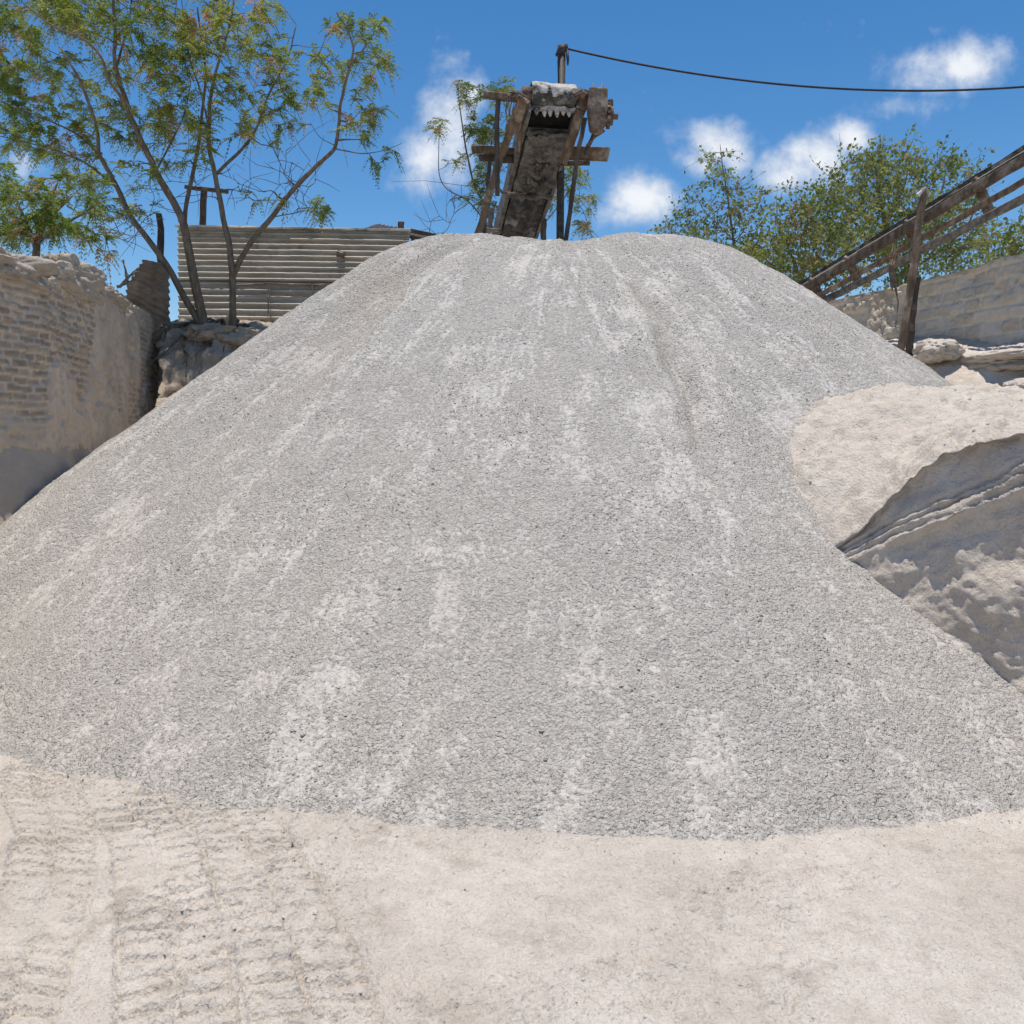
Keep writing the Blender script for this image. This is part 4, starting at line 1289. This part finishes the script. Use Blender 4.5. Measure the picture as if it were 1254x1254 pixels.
# ------------------------------------------------------------------ sun, sky, camera
SUN = np.array([-.05, -.035, .99]); SUN /= np.linalg.norm(SUN)
L = bpy.data.lights.new('sun', 'SUN'); L.energy = 4.7; L.angle = math.radians(.5); L.color = (1, .935, .85)
so = bpy.data.objects.new('sun', L); C.objects.link(so)
so.rotation_euler = Vector(-SUN).to_track_quat('-Z', 'Y').to_euler()
W = bpy.data.worlds.new('World'); S.world = W; W.use_nodes = True
t = W.node_tree
bg = t.nodes['Background']
def wn(kind, **kw):
    o = t.nodes.new(kind)
    for k, v in kw.items(): setattr(o, k, v)
    return o
def wm(op, a, b=None, clamp=False):
    o = wn('ShaderNodeMath', operation=op, use_clamp=clamp)
    for k, q in enumerate((a, b)):
        if q is None: continue
        if hasattr(q, 'is_output'): t.links.new(q, o.inputs[k])
        else: o.inputs[k].default_value = q
    return o.outputs[0]
sky = wn('ShaderNodeTexSky', sky_type='NISHITA', sun_disc=False)
sky.sun_elevation = math.asin(SUN[2]); sky.sun_rotation = math.atan2(SUN[0], SUN[1])
sky.air_density = 1.0; sky.dust_density = .25; sky.ozone_density = 2.5; sky.altitude = 200
hs = wn('ShaderNodeHueSaturation'); hs.inputs['Saturation'].default_value = 1.32; hs.inputs['Value'].default_value = 1.0
t.links.new(sky.outputs[0], hs.inputs['Color'])
tc = wn('ShaderNodeTexCoord').outputs['Generated']
sp = wn('ShaderNodeSeparateXYZ'); t.links.new(tc, sp.inputs[0])
yy = wm('MAXIMUM', sp.outputs[1], .05)
cu, cvv = wm('DIVIDE', sp.outputs[0], yy), wm('DIVIDE', sp.outputs[2], yy)
cb = wn('ShaderNodeCombineXYZ'); t.links.new(cu, cb.inputs[0]); t.links.new(cvv, cb.inputs[1])
def wnoise(scale, detail, rough, off=0, dist=.0):
    mp = wn('ShaderNodeMapping'); t.links.new(cb.outputs[0], mp.inputs[0]); mp.inputs['Location'].default_value = (off, off * .7, 0)
    o = wn('ShaderNodeTexNoise'); t.links.new(mp.outputs[0], o.inputs['Vector'])
    for k, q in (('Scale', scale), ('Detail', detail), ('Roughness', rough), ('Distortion', dist)): o.inputs[k].default_value = q
    return o.outputs['Fac']
n1 = wnoise(9, 8, .62)
n2 = wnoise(28, 7, .6, 3)
# clouds as directions in the sky: (u, v, ru, rv, weight) from where they float over the land
def dirn(px, py):
    v = P(px, py, 1.0) - np.array([0, 0, EYE]); return v[0], v[2]
CL = [(552, 150, 34, 55, 1), (525, 190, 30, 40, .9), (575, 120, 18, 30, .8), (545, 215, 40, 20, .6), (885, 172, 42, 30, 1), (862, 200, 40, 24, .6), (788, 243, 44, 28, 1), (775, 262, 50, 18, .7), (905, 190, 24, 30, .9),
      (1000, 190, 50, 26, 1), (1040, 172, 28, 18, .95), (965, 208, 50, 28, .9), (1020, 215, 60, 26, .6), (1190, 78, 52, 26, 1), (1130, 88, 44, 26, .9), (1225, 68, 22, 20, .8), (1120, 130, 48, 16, .55), (1145, 35, 20, 11, .42), (25, 205, 26, 22, .7), (60, 250, 60, 20, .35)]
tot = None
for (px, py, rx, ry, w) in CL:
    u0, v0 = dirn(px, py)
    e = wm('ADD', wm('POWER', wm('DIVIDE', wm('SUBTRACT', cu, u0), rx / 870), 2), wm('POWER', wm('DIVIDE', wm('SUBTRACT', cvv, v0), ry / 870), 2))
    gss = wm('MULTIPLY', wm('POWER', 2.718, wm('MULTIPLY', e, -.9)), w)
    tot = gss if tot is None else wm('MAXIMUM', tot, gss)
den = wm('ADD', tot, wm('ADD', wm('MULTIPLY', wm('SUBTRACT', n1, .5), 1.7), wm('MULTIPLY', wm('SUBTRACT', n2, .5), .8)))
mr = wn('ShaderNodeMapRange', interpolation_type='SMOOTHSTEP'); t.links.new(den, mr.inputs[0])
mr.inputs[1].default_value = .24; mr.inputs[2].default_value = 1.05; mr.inputs[3].default_value = 0; mr.inputs[4].default_value = .92
fwd = wn('ShaderNodeMapRange', interpolation_type='SMOOTHSTEP'); t.links.new(sp.outputs[1], fwd.inputs[0])
fwd.inputs[1].default_value = .1; fwd.inputs[2].default_value = .4; fwd.inputs[3].default_value = 0; fwd.inputs[4].default_value = 1
mask = wm('MULTIPLY', mr.outputs[0], fwd.outputs[0])
cc = wn('ShaderNodeMix', data_type='RGBA')
mr2 = wn('ShaderNodeMapRange', interpolation_type='SMOOTHSTEP'); t.links.new(den, mr2.inputs[0])
mr2.inputs[1].default_value = .5; mr2.inputs[2].default_value = 1.25
t.links.new(mr2.outputs[0], cc.inputs[0])
cc.inputs[6].default_value = (5.0, 5.5, 6.3, 1); cc.inputs[7].default_value = (7.2, 7.3, 7.5, 1)
mx = wn('ShaderNodeMix', data_type='RGBA')
t.links.new(mask, mx.inputs[0]); t.links.new(hs.outputs[0], mx.inputs[6]); t.links.new(cc.outputs[2], mx.inputs[7])
t.links.new(mx.outputs[2], bg.inputs['Color'])
bg.inputs['Strength'].default_value = .13

cam = bpy.data.cameras.new('camera'); co = bpy.data.objects.new('camera', cam); C.objects.link(co)
co.location = (0, 0, EYE); co.rotation_euler = (math.pi / 2 - PITCH, 0, 0)
cam.sensor_width = 36; cam.lens = 36 * FPX / 1254; cam.clip_end = 3000; cam.clip_start = .05
S.camera = co
S.view_settings.view_transform = 'Standard'; S.view_settings.look = 'None'
S.view_settings.exposure = .05; S.view_settings.gamma = 1
S.render.resolution_x = S.render.resolution_y = 1024
S.cycles.max_bounces = 8
